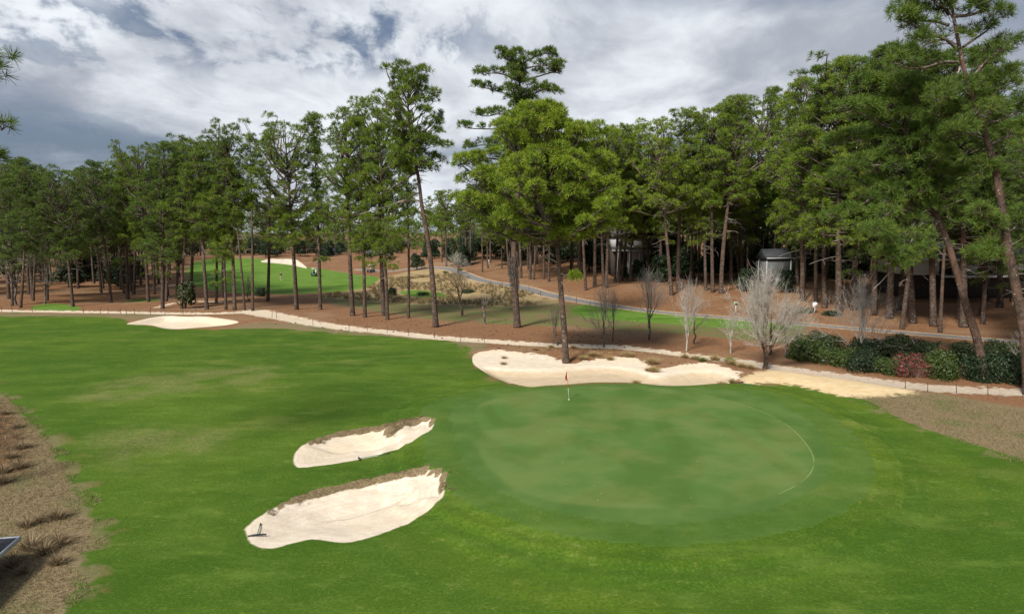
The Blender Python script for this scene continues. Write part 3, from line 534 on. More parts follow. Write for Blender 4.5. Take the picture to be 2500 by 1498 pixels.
    return [mesh_data('trunk', np.vstack(m_.V), [np.vstack(m_.Q), np.vstack(m_.T)], None, smooth=True, mats=[M[0], M[1], M_dead], mi=np.concatenate([np.zeros(nt_), np.ones(len(Q1)), np.full(nd_, 2), np.zeros(len(m_.T[0]))])), mesh_data('crown', V, Q, M[2], attrs={'v': v})]
def plant(name, meshes, loc, label, cat, group=None, rz=0.0, scale=1.0, lean=(0, 0), crown_mat=None):
    r = empty(name, loc); r.rotation_euler = (lean[1], lean[0], rz) if not isinstance(lean, float) else (0, lean, rz)
    if lean != (0, 0):
        r.rotation_mode = 'QUATERNION'; r.rotation_quaternion = Matrix.Rotation(lean[0], 3, 'Y').to_quaternion() @ Matrix.Rotation(lean[1], 3, 'X').to_quaternion() @ Matrix.Rotation(rz, 3, 'Z').to_quaternion()
    r.scale = (scale,)*3 if not isinstance(scale, tuple) else scale
    tag(r, label, cat, group)
    for m in meshes: 
        o = link(bpy.data.objects.new(m.name.split('.')[0], m), r)
        if crown_mat is not None and m.name.startswith('crown'): o.material_slots[0].link = 'OBJECT'; o.material_slots[0].material = crown_mat
    return r
# ready-made pines, 24 m tall; every tree in the rows is one of these, turned and scaled
KW = dict(L=.36, w=.031, K=15, fine=1.75)
KIND = [
    pine('a', 11, 24, .42, 4.2, .24, nl=46, shape='round', dead=9, **KW),
    pine('b', 12, 24, .34, 3.8, .22, nl=44, shape='open', dead=11, pads=1.05, low=3, **KW),
    pine('c', 13, 24, .46, 4.5, .25, nl=46, shape='round', dead=9, **KW),
    pine('d', 14, 24, .30, 4.0, .21, nl=48, shape='open', dead=10, pads=1.1, low=4, **KW),
    pine('e', 15, 24, .48, 4.2, .23, nl=40, shape='flat', dead=10, pads=1.1, **KW),
    pine('f', 16, 24, .28, 4.4, .24, nl=58, shape='round', dead=6, **KW),
    pine('g', 17, 24, .56, 2.6, .19, nl=24, shape='round', dead=14, pads=.95, **KW),
    pine('i', 19, 24, .45, 4.6, .22, nl=28, shape='open', dead=12, pads=1.0, low=2, **KW),
    pine('j', 20, 24, .38, 3.3, .22, nl=34, shape='cloud', dead=9, pads=1.15, low=2, **KW),
    pine('k', 23, 24, .50, 5.2, .26, nl=34, shape='round', dead=9, pads=1.3, lo=20, hi=66, **KW),
    pine('h', 18, 24, .34, 4.7, .25, nl=52, shape='flat', dead=8, pads=1.2, **KW),
]
print('TRIS', [len(k[1].polygons) for k in KIND])
# ------------------------------------------------------------------ the pines that can be told apart
TREES = []          # (x, y) of every tree, to keep others off
def loc_path(pts, y0, base, jit=0.0, o=(0, 0), s=1.0, ys_=None):
    out = []
    for k, (a, b) in enumerate(pts):
        out.append(at_depth(o[0]+a/s, o[1]+b/s, y0+(ys_[k] if ys_ else jit*k)) - base)
    return np.array(out)
def stand(px, py): b = ground(px, py); TREES.append((b[0], b[1])); return b
# tall pine rising over the left row
b = stand(1064, 798); y0 = b[1]
tr = loc_path([(1064,798),(1056,675),(1044,573),(1030,509),(1022,432),(1011,383),(1001,315),(995,251),(999,200),(993,158)], y0, b); tr[0] = 0
ex = [dict(p=loc_path([(1012,590),(985,489),(957,500),(925,511),(900,517),(876,523)], y0, b, -.5), r=.13, alive=False, sub=False),
      dict(p=loc_path([(952,501),(946,520),(938,530)], y0, b, -.4), r=.06, alive=False, sub=False),
      dict(p=loc_path([(1014,395),(985,400),(940,410),(905,425)], y0, b, -.8), r=.09), dict(p=loc_path([(1018,420),(980,445),(935,470),(900,500)], y0, b, -1.0), r=.09),
      dict(p=loc_path([(1008,350),(1040,340),(1075,352),(1090,362)], y0, b, -.5), r=.09), dict(p=loc_path([(1026,470),(995,480),(960,520),(930,560)], y0, b, -1.0), r=.09),
      dict(p=loc_path([(1030,520),(1050,530),(1075,560)], y0, b, -.6), r=.07), dict(p=loc_path([(1028,500),(1000,540),(985,575)], y0, b, -.6), r=.07)]
ex[0]['p'][0] = (tr[3]+tr[4])/2*.5 + tr[3]*.5
hh = top_height(y0, 147)-b[2]
plant('pine_tree', pine('hero', 31, hh, .60, 5.3, .33, tr, 64, 'round', 18, .42, .034, 1.0, 6, ex, hi=66, pads=1.0, fine=1.4, mats=(M_bark, M_limb, M_needle)), b, 'tallest pine of the left row, lollipop crown and one long dead limb', 'pine tree')
# cloud-shaped pine
b = stand(1263, 799); y0 = b[1]
tr = loc_path([(1263,799),(1257,700),(1253,620),(1262,520),(1268,400),(1275,300),(1272,220),(1262,165),(1258,125)], y0, b); tr[0] = 0
ex = [dict(p=loc_path(q, y0, b, j), r=.10) for q, j in (([(1270,290),(1225,275),(1190,285),(1165,280)], -.5), ([(1272,320),(1215,315),(1170,315),(1133,312)], -.7), ([(1270,360),(1220,360),(1175,352),(1142,362)], -.3),
      ([(1274,250),(1230,225),(1185,215),(1165,212)], .3), ([(1274,240),(1310,225),(1340,215),(1356,232)], -.4), ([(1270,200),(1320,185),(1350,176),(1368,180)], .3), ([(1268,200),(1230,180),(1195,178),(1180,185)], -.5), ([(1262,165),(1300,140),(1335,128),(1352,140)], .2), ([(1262,165),(1235,142),(1220,130)], -.3), ([(1262,170),(1330,158),(1358,165)], -.6))]
hh = top_height(y0, 120)-b[2]
r = plant('pine_tree', pine('hero', 32, hh, .64, 4.3, .40, tr, 44, 'cloud', 18, .40, .034, 1.15, 4, ex, lo=4, hi=40, pads=1.05, fine=1.3, mats=(M_bark, M_limb, M_needle_d), flare=1.2), b, 'tall pine with layered dark cloud-like crown and thick shaggy trunk', 'pine tree')
g = np.random.default_rng(5); n = 420                # old vines hanging round the trunk
a = g.uniform(0, 6.28, n); zz = g.uniform(0, 1, n); z0 = top_height(y0, 690)-b[2]; z1 = top_height(y0, 612)-b[2]; zt = z0+(z1-z0)*zz; cx = np.interp(zt, tr[:, 2], tr[:, 0]); cy = np.interp(zt, tr[:, 2], tr[:, 1])
P0 = np.c_[cx+np.cos(a)*.42, cy+np.sin(a)*.42, zt]; P1 = P0+np.c_[np.cos(a)*g.uniform(-.05, .28, n), np.sin(a)*g.uniform(-.05, .28, n), -g.uniform(.4, 1.3, n)]
v_, q_ = segs(P0, P1, np.full(n, .02), np.full(n, .008), 3); obj('vines', v_, q_, M_greybark, r)
# bright round pine at the back of the long bunker
b = stand(1382, 886); y0 = b[1]
tr = loc_path([(1382,887),(1378,810),(1370,717),(1364,639),(1357,577),(1356,531),(1349,480),(1340,400),(1328,320),(1325,258)], y0, b); tr[0] = 0
ex = [dict(p=loc_path(q, y0, b, j, (1060, 500), 3.227), r=.075, alive=False, sub=False) for q, j in (([(940,100),(900,75),(840,35),(790,18),(735,8)], -.3), ([(945,250),(905,215),(870,185),(828,160)], -.2), ([(968,455),(930,430),(890,420),(830,405)], -.2), ([(975,505),(955,490),(940,485)], -.1))]
ex += [dict(p=loc_path([(1010,565),(1040,545),(1065,560),(1085,600)], y0, b, -.3, (1060, 500), 3.227), r=.05, ps=.62, at=(.75, 1.0))]
ex += [dict(p=loc_path(q, y0, b, j), r=.12) for q, j in (([(1352,500),(1300,470),(1230,450),(1165,440)], -.6), ([(1354,520),(1290,505),(1220,490),(1150,500)], -.9), ([(1350,480),(1400,450),(1440,420),(1480,400)], .5), ([(1352,500),(1410,490),(1455,470),(1490,455)], -.7), ([(1345,440),(1260,400),(1200,385),(1160,390)], .6), ([(1352,510),(1390,530),(1430,540)], -1.2))]
hh = top_height(y0, 246)-b[2]
plant('pine_tree', pine('hero', 33, hh, .49, 6.5, .27, tr, 215, 'cone', 20, .36, .030, 1.45, 3, ex, lo=4, hi=60, pads=.98, bias=(-1, 0, .16), mats=(M_bark, M_limb, M_needle_b)), b, 'bright green full crowned pine at the back of the long bunker, behind the flag', 'pine tree')
# leaning pine by the shrubs
b = stand(2407, 932); y0 = b[1]
tr = loc_path([(2407,932),(2396,879),(2386,825),(2361,754),(2346,700),(2330,643),(2314,593),(2300,554),(2282,518),(2250,493),(2226,470),(2217,420),(2212,350),(2204,270),(2198,190)], y0, b); tr[0] = 0
Z6 = dict(o=(2000, 450), s=2.8)
ex = [dict(p=loc_path([(785,235),(735,250),(680,285),(640,370),(590,450),(540,530),(480,600),(430,660),(370,715)], y0, b, -.15, **Z6), r=.10, alive=False, sub=False),
      dict(p=loc_path([(640,385),(680,420),(695,470),(705,505)], y0, b, -.1, **Z6), r=.05, alive=False, sub=False), dict(p=loc_path([(775,260),(770,340),(755,400),(735,450)], y0, b, -.2, **Z6), r=.055, alive=False, sub=False), dict(p=loc_path([(765,400),(800,430),(850,490)], y0, b, -.2, **Z6), r=.035, alive=False, sub=False),
      dict(p=loc_path([(630,60),(560,45),(500,110),(430,190),(330,260)], y0, b, -.3, **Z6), r=.06, alive=False, sub=False)]
ex += [dict(p=loc_path(q, y0, b, j), r=.10) for q, j in (([(2216,420),(2160,400),(2090,410),(2040,440)], -.5), ([(2214,380),(2150,350),(2080,340),(2030,360)], .4), ([(2220,450),(2160,470),(2100,500),(2050,540)], -.8), ([(2210,330),(2140,300),(2090,270),(2060,280)], -.5), ([(2222,455),(2190,500),(2150,540),(2130,580)], -1.), ([(2212,350),(2270,330),(2320,350)], -.6), ([(2216,400),(2270,410),(2310,440)], -.9), ([(2204,270),(2150,230),(2110,215)], .3), ([(2260,500),(2235,540),(2200,600),(2170,640)], -.8), ([(2290,535),(2270,580),(2240,625),(2215,660)], -.9))]
hh = top_height(y0, 185)-b[2]
plant('pine_tree', pine('hero', 34, hh, .60, 4.8, .31, tr, 56, 'round', 26, .42, .026, 1.1, 2, ex, lo=0, hi=50, pads=1.15, mats=(M_bark, M_limb, M_needle_d)), b, 'strongly leaning pine with lichen specked trunk and a bare drooping limb, rising from the shrubs', 'pine tree')
# pine at the right edge, top out of the picture
b = stand(2514, 960); y0 = b[1]
tr = loc_path([(2514,960),(2502,807),(2480,700),(2461,610),(2446,503),(2425,387),(2398,303),(2385,266),(2361,202),(2341,111),(2321,0),(2305,-90)], y0, b); tr[0] = 0
Z7 = dict(o=(1900, 0), s=2.968)
ex = [dict(p=loc_path(q, y0, b, j, **Z7), r=rr_) for q, j, rr_ in (([(1280,340),(1210,280),(1110,250),(1020,210),(960,170),(890,150)], -.2, .14), ([(1240,185),(1130,150),(1050,155),(980,130),(900,90)], .3, .11), ([(1275,120),(1400,110),(1480,80),(1545,25)], -.4, .12), ([(1235,110),(1180,20),(1140,-70)], .3, .12),
      ([(1190,290),(1100,300),(1000,380),(900,420)], -.3, .07), ([(1300,450),(1180,450),(1080,490),(960,500),(870,480)], -.5, .11), ([(1440,780),(1560,700),(1680,560)], -.3, .11), ([(1480,900),(1600,880),(1750,800)], -.4, .11), ([(1400,700),(1340,650),(1250,700),(1120,740)], -.6, .1), ([(1420,760),(1340,790),(1250,830),(1180,860)], .6, .09), ([(1370,620),(1450,500),(1560,400),(1700,330)], .4, .11),
      ([(1500,1020),(1400,960),(1320,980),(1260,1010)], -.7, .08), ([(1520,1060),(1640,1000),(1790,960)], -.6, .1), ([(1340,340),(1430,280),(1520,220),(1600,130)], .3, .1), ([(1310,230),(1230,60),(1050,-30)], -.2, .1))]
ex += [dict(p=loc_path(q, y0, b, j, **Z6), r=rr_) for q, j, rr_ in (([(1300,380),(1235,420),(1180,490),(1100,560),(1060,520)], -.2, .05), ([(1290,360),(1200,270),(1120,230)], -.4, .06), ([(1290,330),(1360,280),(1420,240)], -.3, .06))]
ex += [dict(p=loc_path([(1315,490),(1300,560),(1270,640),(1245,700)], y0, b, -.2, **Z7), r=.06, alive=False, sub=False), dict(p=loc_path([(1265,430),(1320,410),(1390,370)], y0, b, -.2, **Z6), r=.035, alive=False, sub=False)]
hh = top_height(y0, -100)-b[2]
plant('pine_tree', pine('hero', 35, hh, .58, 3.6, .36, tr, 8, 'open', 30, .46, .022, .62, 1, ex, pads=1.15, mats=(M_bark, M_limb, M_needle_d)), b, 'biggest pine at the right edge, dark crooked limbs against the sky', 'pine tree')
# pine just outside the left edge, only its branch tips reach in
b = np.array([-24.5, 26., float(Zat(-24.5, 26.))]); y0 = 26.0; TREES.append((b[0], b[1]))
tr = np.array([[0, 0, 0], [.1, 0, 6], [0, .1, 12], [.1, 0, 18], [0, 0, 23]])
ex = [dict(p=np.vstack([[0, 0, z_], loc_path(q, y0, b)]), r=.07) for z_, q in ((15.6, [(-150,190),(-60,175),(-14,160)]), (16.3, [(-160,210),(-70,200),(-20,195)]), (14.0, [(-150,320),(-70,315),(-22,318)]), (13.2, [(-120,400),(-50,400),(-10,388)]), (17.0, [(-160,140),(-80,150),(-40,140)]))]
plant('pine_tree', pine('hero', 36, 23, .8, 2.2, .25, tr, 10, 'round', 34, .42, .016, .8, 0, ex, pads=.55, mats=(M_bark, M_limb, M_needle_d)), b, 'pine beyond the left edge with only its dark needle tufts reaching into the sky', 'pine tree')
# ---- rows of pines: base x, base y, top x, top y (photo pixels), kind, label
def row_pine(px, py, tx, ty, kind, label, group, mat=None, wide=1.05):
    b = stand(px, py); h = top_height(b[1], ty)-b[2]; tx_ = at_depth(tx, ty, b[1])[0]
    s = h/24; g = random.Random(int(px*7+py))
    return plant('pine_tree', KIND[{7:10, 8:7, 9:8, 11:9}.get(kind, kind)], b, label, 'pine tree', group, g.uniform(0, 6.28), (s*wide*g.uniform(.92, 1.12), s*wide*g.uniform(.92, 1.12), s), (math.atan2(tx_-b[0], h), g.uniform(-.03, .03)), mat)
GL, GR, GM = 'pines in the row along the left sand path', 'pines on the straw slope at the right', 'pines beyond the cart path'
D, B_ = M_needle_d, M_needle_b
for a in [
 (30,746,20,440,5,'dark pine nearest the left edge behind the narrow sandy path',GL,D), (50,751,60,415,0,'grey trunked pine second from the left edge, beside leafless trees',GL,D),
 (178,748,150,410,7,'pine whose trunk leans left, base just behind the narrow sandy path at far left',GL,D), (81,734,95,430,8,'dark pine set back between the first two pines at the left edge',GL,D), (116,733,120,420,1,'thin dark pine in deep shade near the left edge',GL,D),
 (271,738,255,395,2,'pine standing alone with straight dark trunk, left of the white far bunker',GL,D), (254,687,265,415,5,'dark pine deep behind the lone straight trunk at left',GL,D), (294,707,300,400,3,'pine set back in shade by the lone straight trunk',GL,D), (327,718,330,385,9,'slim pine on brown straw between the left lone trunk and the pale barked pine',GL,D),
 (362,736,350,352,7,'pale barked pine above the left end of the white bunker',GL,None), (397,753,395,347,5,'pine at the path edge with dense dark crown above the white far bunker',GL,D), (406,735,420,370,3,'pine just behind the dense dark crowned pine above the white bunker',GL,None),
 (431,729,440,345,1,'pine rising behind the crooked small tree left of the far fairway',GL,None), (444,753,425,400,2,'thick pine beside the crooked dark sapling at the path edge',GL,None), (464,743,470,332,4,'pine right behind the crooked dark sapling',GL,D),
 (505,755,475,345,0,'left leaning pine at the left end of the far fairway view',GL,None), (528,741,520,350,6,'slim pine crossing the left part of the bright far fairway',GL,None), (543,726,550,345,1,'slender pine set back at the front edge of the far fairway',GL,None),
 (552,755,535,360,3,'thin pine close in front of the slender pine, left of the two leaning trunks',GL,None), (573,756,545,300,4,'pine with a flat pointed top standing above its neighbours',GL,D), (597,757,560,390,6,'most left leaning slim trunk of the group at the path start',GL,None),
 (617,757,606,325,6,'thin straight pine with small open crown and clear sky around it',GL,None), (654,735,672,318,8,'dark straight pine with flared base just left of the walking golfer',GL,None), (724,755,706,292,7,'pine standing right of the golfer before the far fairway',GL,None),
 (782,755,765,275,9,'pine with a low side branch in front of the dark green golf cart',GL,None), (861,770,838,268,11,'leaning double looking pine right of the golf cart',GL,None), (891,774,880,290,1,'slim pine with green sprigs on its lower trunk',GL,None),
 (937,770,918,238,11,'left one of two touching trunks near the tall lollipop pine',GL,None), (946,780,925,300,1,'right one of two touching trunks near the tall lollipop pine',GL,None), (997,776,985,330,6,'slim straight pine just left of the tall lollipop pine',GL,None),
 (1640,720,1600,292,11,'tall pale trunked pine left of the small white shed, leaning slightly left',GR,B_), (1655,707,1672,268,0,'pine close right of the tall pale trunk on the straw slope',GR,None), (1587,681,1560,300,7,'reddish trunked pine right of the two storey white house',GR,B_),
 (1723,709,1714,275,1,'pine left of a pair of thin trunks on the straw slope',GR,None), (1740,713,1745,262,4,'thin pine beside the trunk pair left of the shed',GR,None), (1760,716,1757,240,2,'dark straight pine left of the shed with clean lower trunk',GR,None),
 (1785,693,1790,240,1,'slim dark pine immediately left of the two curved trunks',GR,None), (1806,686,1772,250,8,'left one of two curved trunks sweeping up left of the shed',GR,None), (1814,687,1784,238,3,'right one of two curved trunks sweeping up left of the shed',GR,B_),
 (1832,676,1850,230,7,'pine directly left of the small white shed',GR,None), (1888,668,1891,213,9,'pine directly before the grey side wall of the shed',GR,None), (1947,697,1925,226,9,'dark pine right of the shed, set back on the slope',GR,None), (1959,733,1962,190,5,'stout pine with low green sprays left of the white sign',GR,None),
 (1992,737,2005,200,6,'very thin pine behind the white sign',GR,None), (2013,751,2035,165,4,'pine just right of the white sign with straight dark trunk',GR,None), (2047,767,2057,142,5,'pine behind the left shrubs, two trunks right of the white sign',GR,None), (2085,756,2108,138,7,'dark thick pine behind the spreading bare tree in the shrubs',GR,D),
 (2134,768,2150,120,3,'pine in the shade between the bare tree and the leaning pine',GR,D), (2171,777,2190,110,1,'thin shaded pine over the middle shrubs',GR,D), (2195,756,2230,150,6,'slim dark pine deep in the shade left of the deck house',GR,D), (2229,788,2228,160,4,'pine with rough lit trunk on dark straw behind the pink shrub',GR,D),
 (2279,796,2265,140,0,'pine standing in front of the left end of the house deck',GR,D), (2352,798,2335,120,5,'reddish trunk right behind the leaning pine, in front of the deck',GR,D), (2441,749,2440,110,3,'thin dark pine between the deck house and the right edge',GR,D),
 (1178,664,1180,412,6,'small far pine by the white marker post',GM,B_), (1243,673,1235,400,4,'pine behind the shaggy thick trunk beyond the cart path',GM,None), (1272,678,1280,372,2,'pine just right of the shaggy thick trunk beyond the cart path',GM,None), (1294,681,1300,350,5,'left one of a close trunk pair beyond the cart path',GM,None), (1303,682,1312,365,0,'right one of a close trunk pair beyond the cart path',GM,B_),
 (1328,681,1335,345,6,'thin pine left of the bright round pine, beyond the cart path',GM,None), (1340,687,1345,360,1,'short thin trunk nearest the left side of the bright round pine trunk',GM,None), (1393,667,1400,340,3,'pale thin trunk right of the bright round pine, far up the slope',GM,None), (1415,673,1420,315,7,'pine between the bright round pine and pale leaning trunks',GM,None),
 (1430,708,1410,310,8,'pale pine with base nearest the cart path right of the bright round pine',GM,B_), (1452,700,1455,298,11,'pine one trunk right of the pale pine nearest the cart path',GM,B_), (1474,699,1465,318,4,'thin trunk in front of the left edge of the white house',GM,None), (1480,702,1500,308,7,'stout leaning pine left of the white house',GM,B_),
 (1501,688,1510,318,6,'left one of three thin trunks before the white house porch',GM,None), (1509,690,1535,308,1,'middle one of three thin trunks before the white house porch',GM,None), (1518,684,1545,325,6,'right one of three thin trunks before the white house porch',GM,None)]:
    row_pine(*a, wide=1.3 if a[0] > 2040 else 1.05)
# ---- pines that only fill the depth of the woods
g = random.Random(3)
def fill(n, x0, x1, y0, y1, h0, h1, label, group, mats, gap=2.6, ok=None):
    k = t = 0
    while k < n and t < n*60:
        t += 1; x, y = g.uniform(x0, x1), g.uniform(y0, y1)
        if ok and not ok(x, y): continue
        if any((x-a)**2+(y-c)**2 < gap*gap for a, c in TREES): continue
        if any(sdat(q, x, y) > -.8 for q in ('farf', 'road', 'fair', 'path', 'native', 'sand')): continue
        TREES.append((x, y)); h = g.uniform(h0, h1); s = h/24; k += 1
        plant('pine_tree', KIND[g.randrange(11)], (x, y, float(Zat(x, y))), label, 'pine tree', group, g.uniform(0, 6.28), (s*g.uniform(.95, 1.25), s*g.uniform(.95, 1.25), s), (g.uniform(-.03, .03), g.uniform(-.03, .03)), g.choice(mats))
HOUSES = [(61, 99, 13), (19.5, 140, 9), (43, 118, 7), (-44, 246, 7), (-33, 240, 7)]
off_house = lambda x, y: all((x-a)**2+(y-c)**2 > r*r for a, c, r in HOUSES)
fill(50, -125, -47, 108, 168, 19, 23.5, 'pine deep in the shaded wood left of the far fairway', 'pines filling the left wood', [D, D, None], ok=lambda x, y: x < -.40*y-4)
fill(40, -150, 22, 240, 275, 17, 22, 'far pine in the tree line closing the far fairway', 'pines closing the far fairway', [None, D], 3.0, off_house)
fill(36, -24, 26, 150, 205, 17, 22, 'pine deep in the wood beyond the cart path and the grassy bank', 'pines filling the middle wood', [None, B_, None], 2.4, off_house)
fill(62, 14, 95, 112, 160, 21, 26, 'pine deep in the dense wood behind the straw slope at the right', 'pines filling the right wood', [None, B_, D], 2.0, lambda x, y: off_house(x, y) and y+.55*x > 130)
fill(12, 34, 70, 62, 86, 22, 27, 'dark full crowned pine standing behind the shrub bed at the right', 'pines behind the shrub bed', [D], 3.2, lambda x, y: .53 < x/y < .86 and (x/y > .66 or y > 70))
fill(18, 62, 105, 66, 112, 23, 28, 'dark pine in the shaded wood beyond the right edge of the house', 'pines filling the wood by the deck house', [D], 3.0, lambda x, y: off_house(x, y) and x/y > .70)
# ------------------------------------------------------------------ leafless trees
def bare(seed, h, spread=1.0, r0=.1, base=.3, n=(7, 7, 6, 3), up=.5, lean=0.0, stems=1, mat_t=None, mat_w=None, twig=.0058, flat=1.0):
    """trunk, main limbs, boughs, twigs: each tier fans out from the outer part of the one before and curves upwards"""
    g = np.random.default_rng(seed); A, B, RA, RB, LV = [], [], [], [], []; hb = h*base; rx = h*.42*spread; rz = h-hb
    def curve(p, q, r_a, r_b, lv, bow):
        m = 5 if lv < 3 else 3; f = np.linspace(0, 1, m)[:, None]; v = q-p; ln = np.linalg.norm(v); P = p+v*f-np.array([0, 0, bow*ln])*np.sin(f*np.pi)+g.normal(0, .035*ln, (m, 3))*np.sin(f*np.pi); r = r_a+(r_b-r_a)*f[:, 0]
        A.extend(P[:-1]); B.extend(P[1:]); RA.extend(r[:-1]); RB.extend(r[1:]); LV.extend([lv]*(m-1)); return P
    def env(a, e, k):
        w = 1+.16*math.sin(a*3+seed)+.10*math.sin(a*5+2*seed); return np.array([math.cos(a)*math.cos(e)*rx*w*k+lean*h*.3, math.sin(a)*math.cos(e)*rx*w*k, hb+math.sin(e)*rz*flat*k*g.uniform(.86, 1.06)])
    for s in range(stems):
        sa = g.uniform(0, 6.28); off = np.array([math.cos(sa), math.sin(sa), 0])*(rx*.16 if stems > 1 else .02)
        T = curve(off*.25+[0, 0, -.1], off+np.array([lean*hb, 0, hb]), r0*(1 if s == 0 else .75), r0*.68, 0, 0.0); a0 = g.uniform(0, 6.28)
        for i in range(n[0]):
            a = a0+i*6.283/n[0]*(1 if stems == 1 else 1)+g.normal(0, .25); e = R(g.uniform(12, 85) if i else 80); L0 = T[g.integers(2, 5)] if i > 1 else T[-1]; q = off*.5+env(a, e, g.uniform(.5, .66)); P1 = curve(L0, q, r0*.42*g.uniform(.7, 1), r0*.16, 1, .10*math.cos(e))
            for j in range(n[1]):
                a2 = a+g.normal(0, .42); e2 = np.clip(e+g.normal(0, .30)+.06, .05, 1.5); p = P1[g.integers(1, 5)]; q2 = env(a2, e2, g.uniform(.72, .92)); P2 = curve(p, q2, r0*.14, max(twig, r0*.05), 2, .08)
                for k in range(n[2]):
                    p = P2[g.integers(1, 5)]; d = unit(q2-P1[0]); q3 = p+unit(d+g.normal(0, .50, 3)+[0, 0, .25*up])*h*g.uniform(.07, .17); P3 = curve(p, q3, max(twig*1.3, r0*.045), twig, 3, .02)
                    for l in range(n[3]): p = P3[g.integers(0, 3)]; curve(p, p+unit(d*.8+g.normal(0, .55, 3)+[0, 0, .3*up])*h*g.uniform(.03, .08), twig, twig*.55, 4, 0)
    A, B, RA, RB, LV = map(np.asarray, (A, B, RA, RB, LV)); ti = LV <= 1
    V1, Q1 = segs(A[ti], B[ti], RA[ti], RB[ti], 7); V2, Q2 = segs(A[~ti], B[~ti], RA[~ti], RB[~ti], 3); m = MB(); m.add(V1, Q1); m.add(V2, Q2)
    return [mesh_data('trunk', np.vstack(m.V), [np.vstack(m.Q)], None, smooth=True, mats=[mat_t or M_greybark, mat_w or M_twig], mi=np.r_[np.zeros(len(Q1)), np.ones(len(Q2))])]
def bare_tree(px, py, top, spec, label, group='leafless small trees'):
    b = ground(px, py); TREES.append((b[0], b[1])); h = top_height(b[1], top)-b[2]
    m = bare(int(px), h, mat_t=spec.pop('mt', None), mat_w=spec.pop('mw', None), **spec)[0]; m.name = 'bare_tree'
    o = link(bpy.data.objects.new('bare_tree', m)); o.location = b; tag(o, label, 'tree', group)
for px, py, tp_, sp_, lb in [
 (1866,900,662,dict(spread=1.22,r0=.20,base=.30,n=(10,10,9,5),up=.4,mt=M_bark,twig=.0068),'biggest leafless tree, dark forked trunk and wide pale crown at the path edge'),
 (1362,841,742,dict(spread=.85,r0=.08,base=.34,n=(5,5,4,2),lean=-.3),'pale small leafless tree leaning left of the bright round pine trunk'),
 (1474,846,690,dict(spread=1.0,r0=.10,base=.28,n=(7,6,5,3)),'grey leafless tree on the sand path edge right of the bright round pine'),
 (1497,833,706,dict(spread=.8,r0=.08,base=.32,n=(5,5,4,3),mw=M_twig2),'thin leafless tree just behind the grey one on the path edge'),
 (1584,832,650,dict(spread=.85,r0=.12,base=.30,n=(7,7,6,3),up=.9),'tall fan shaped leafless tree standing before the green tee lawn'),
 (1676,856,680,dict(spread=.92,r0=.08,base=.30,n=(7,6,6,3),up=.7,mt=M_twig),'white stemmed leafless tree beside the path, left of the biggest one'),
 (1694,840,720,dict(spread=.9,r0=.10,base=.36,n=(5,5,4,3),mt=M_bark,mw=M_twig2),'dark stemmed leafless tree right behind the white stemmed one'),
 (1784,862,752,dict(spread=.8,r0=.06,base=.34,n=(5,5,4,3),mt=M_twig),'thin white leafless sapling between grass clumps and the biggest leafless tree'),
 (1880,866,730,dict(spread=.8,r0=.15,base=.4,n=(5,4,4,2),mt=M_bark,mw=M_twig2),'dark leafless trunk half hidden behind the biggest leafless tree'),
 (1915,875,730,dict(spread=.8,r0=.09,base=.36,n=(5,5,5,3)),'small leafless tree between the biggest one and the dark green shrubs'),
 (2092,868,665,dict(spread=1.5,r0=.09,base=.16,n=(5,6,5,3),up=.25,stems=3,mt=M_twig),'wide spreading many stemmed leafless tree growing out of the dark shrubs'),
 (1128,771,636,dict(spread=.9,r0=.17,base=.5,n=(5,3,2,1),lean=-.15,mt=M_bark,mw=M_twig2),'dark bent leafless tree in front of the tan grass bank'),
 (1183,791,690,dict(spread=1.0,r0=.15,base=.38,n=(4,2,1,1),mw=M_twig2),'stunted dead tree with few crooked limbs right of the tall lollipop pine'),
 (1116,668,612,dict(spread=1.7,r0=.10,base=.25,n=(7,6,5,3),up=.3,stems=2),'pale twiggy leafless tree at the top end of the cart path'),
 (40,744,505,dict(spread=1.0,r0=.18,base=.30,n=(8,6,4,2),up=.3),'sprawling grey leafless tree at the far left edge'),
 (108,742,575,dict(spread=1.3,r0=.14,base=.30,n=(7,5,3,2),up=.0,lean=.15),'drooping grey leafless tree beside the second left pine'),
 (608,735,668,dict(spread=.9,r0=.06,base=.2,n=(3,4,3,2),stems=3,mt=M_bark,mw=M_twig2),'dark leafless bush tree at the front edge of the far fairway'),
 (2490,905,800,dict(spread=1.0,r0=.06,base=.3,n=(5,5,4,2)),'small leafless sapling among shrubs at the right edge')]: bare_tree(px, py, tp_, sp_, lb)
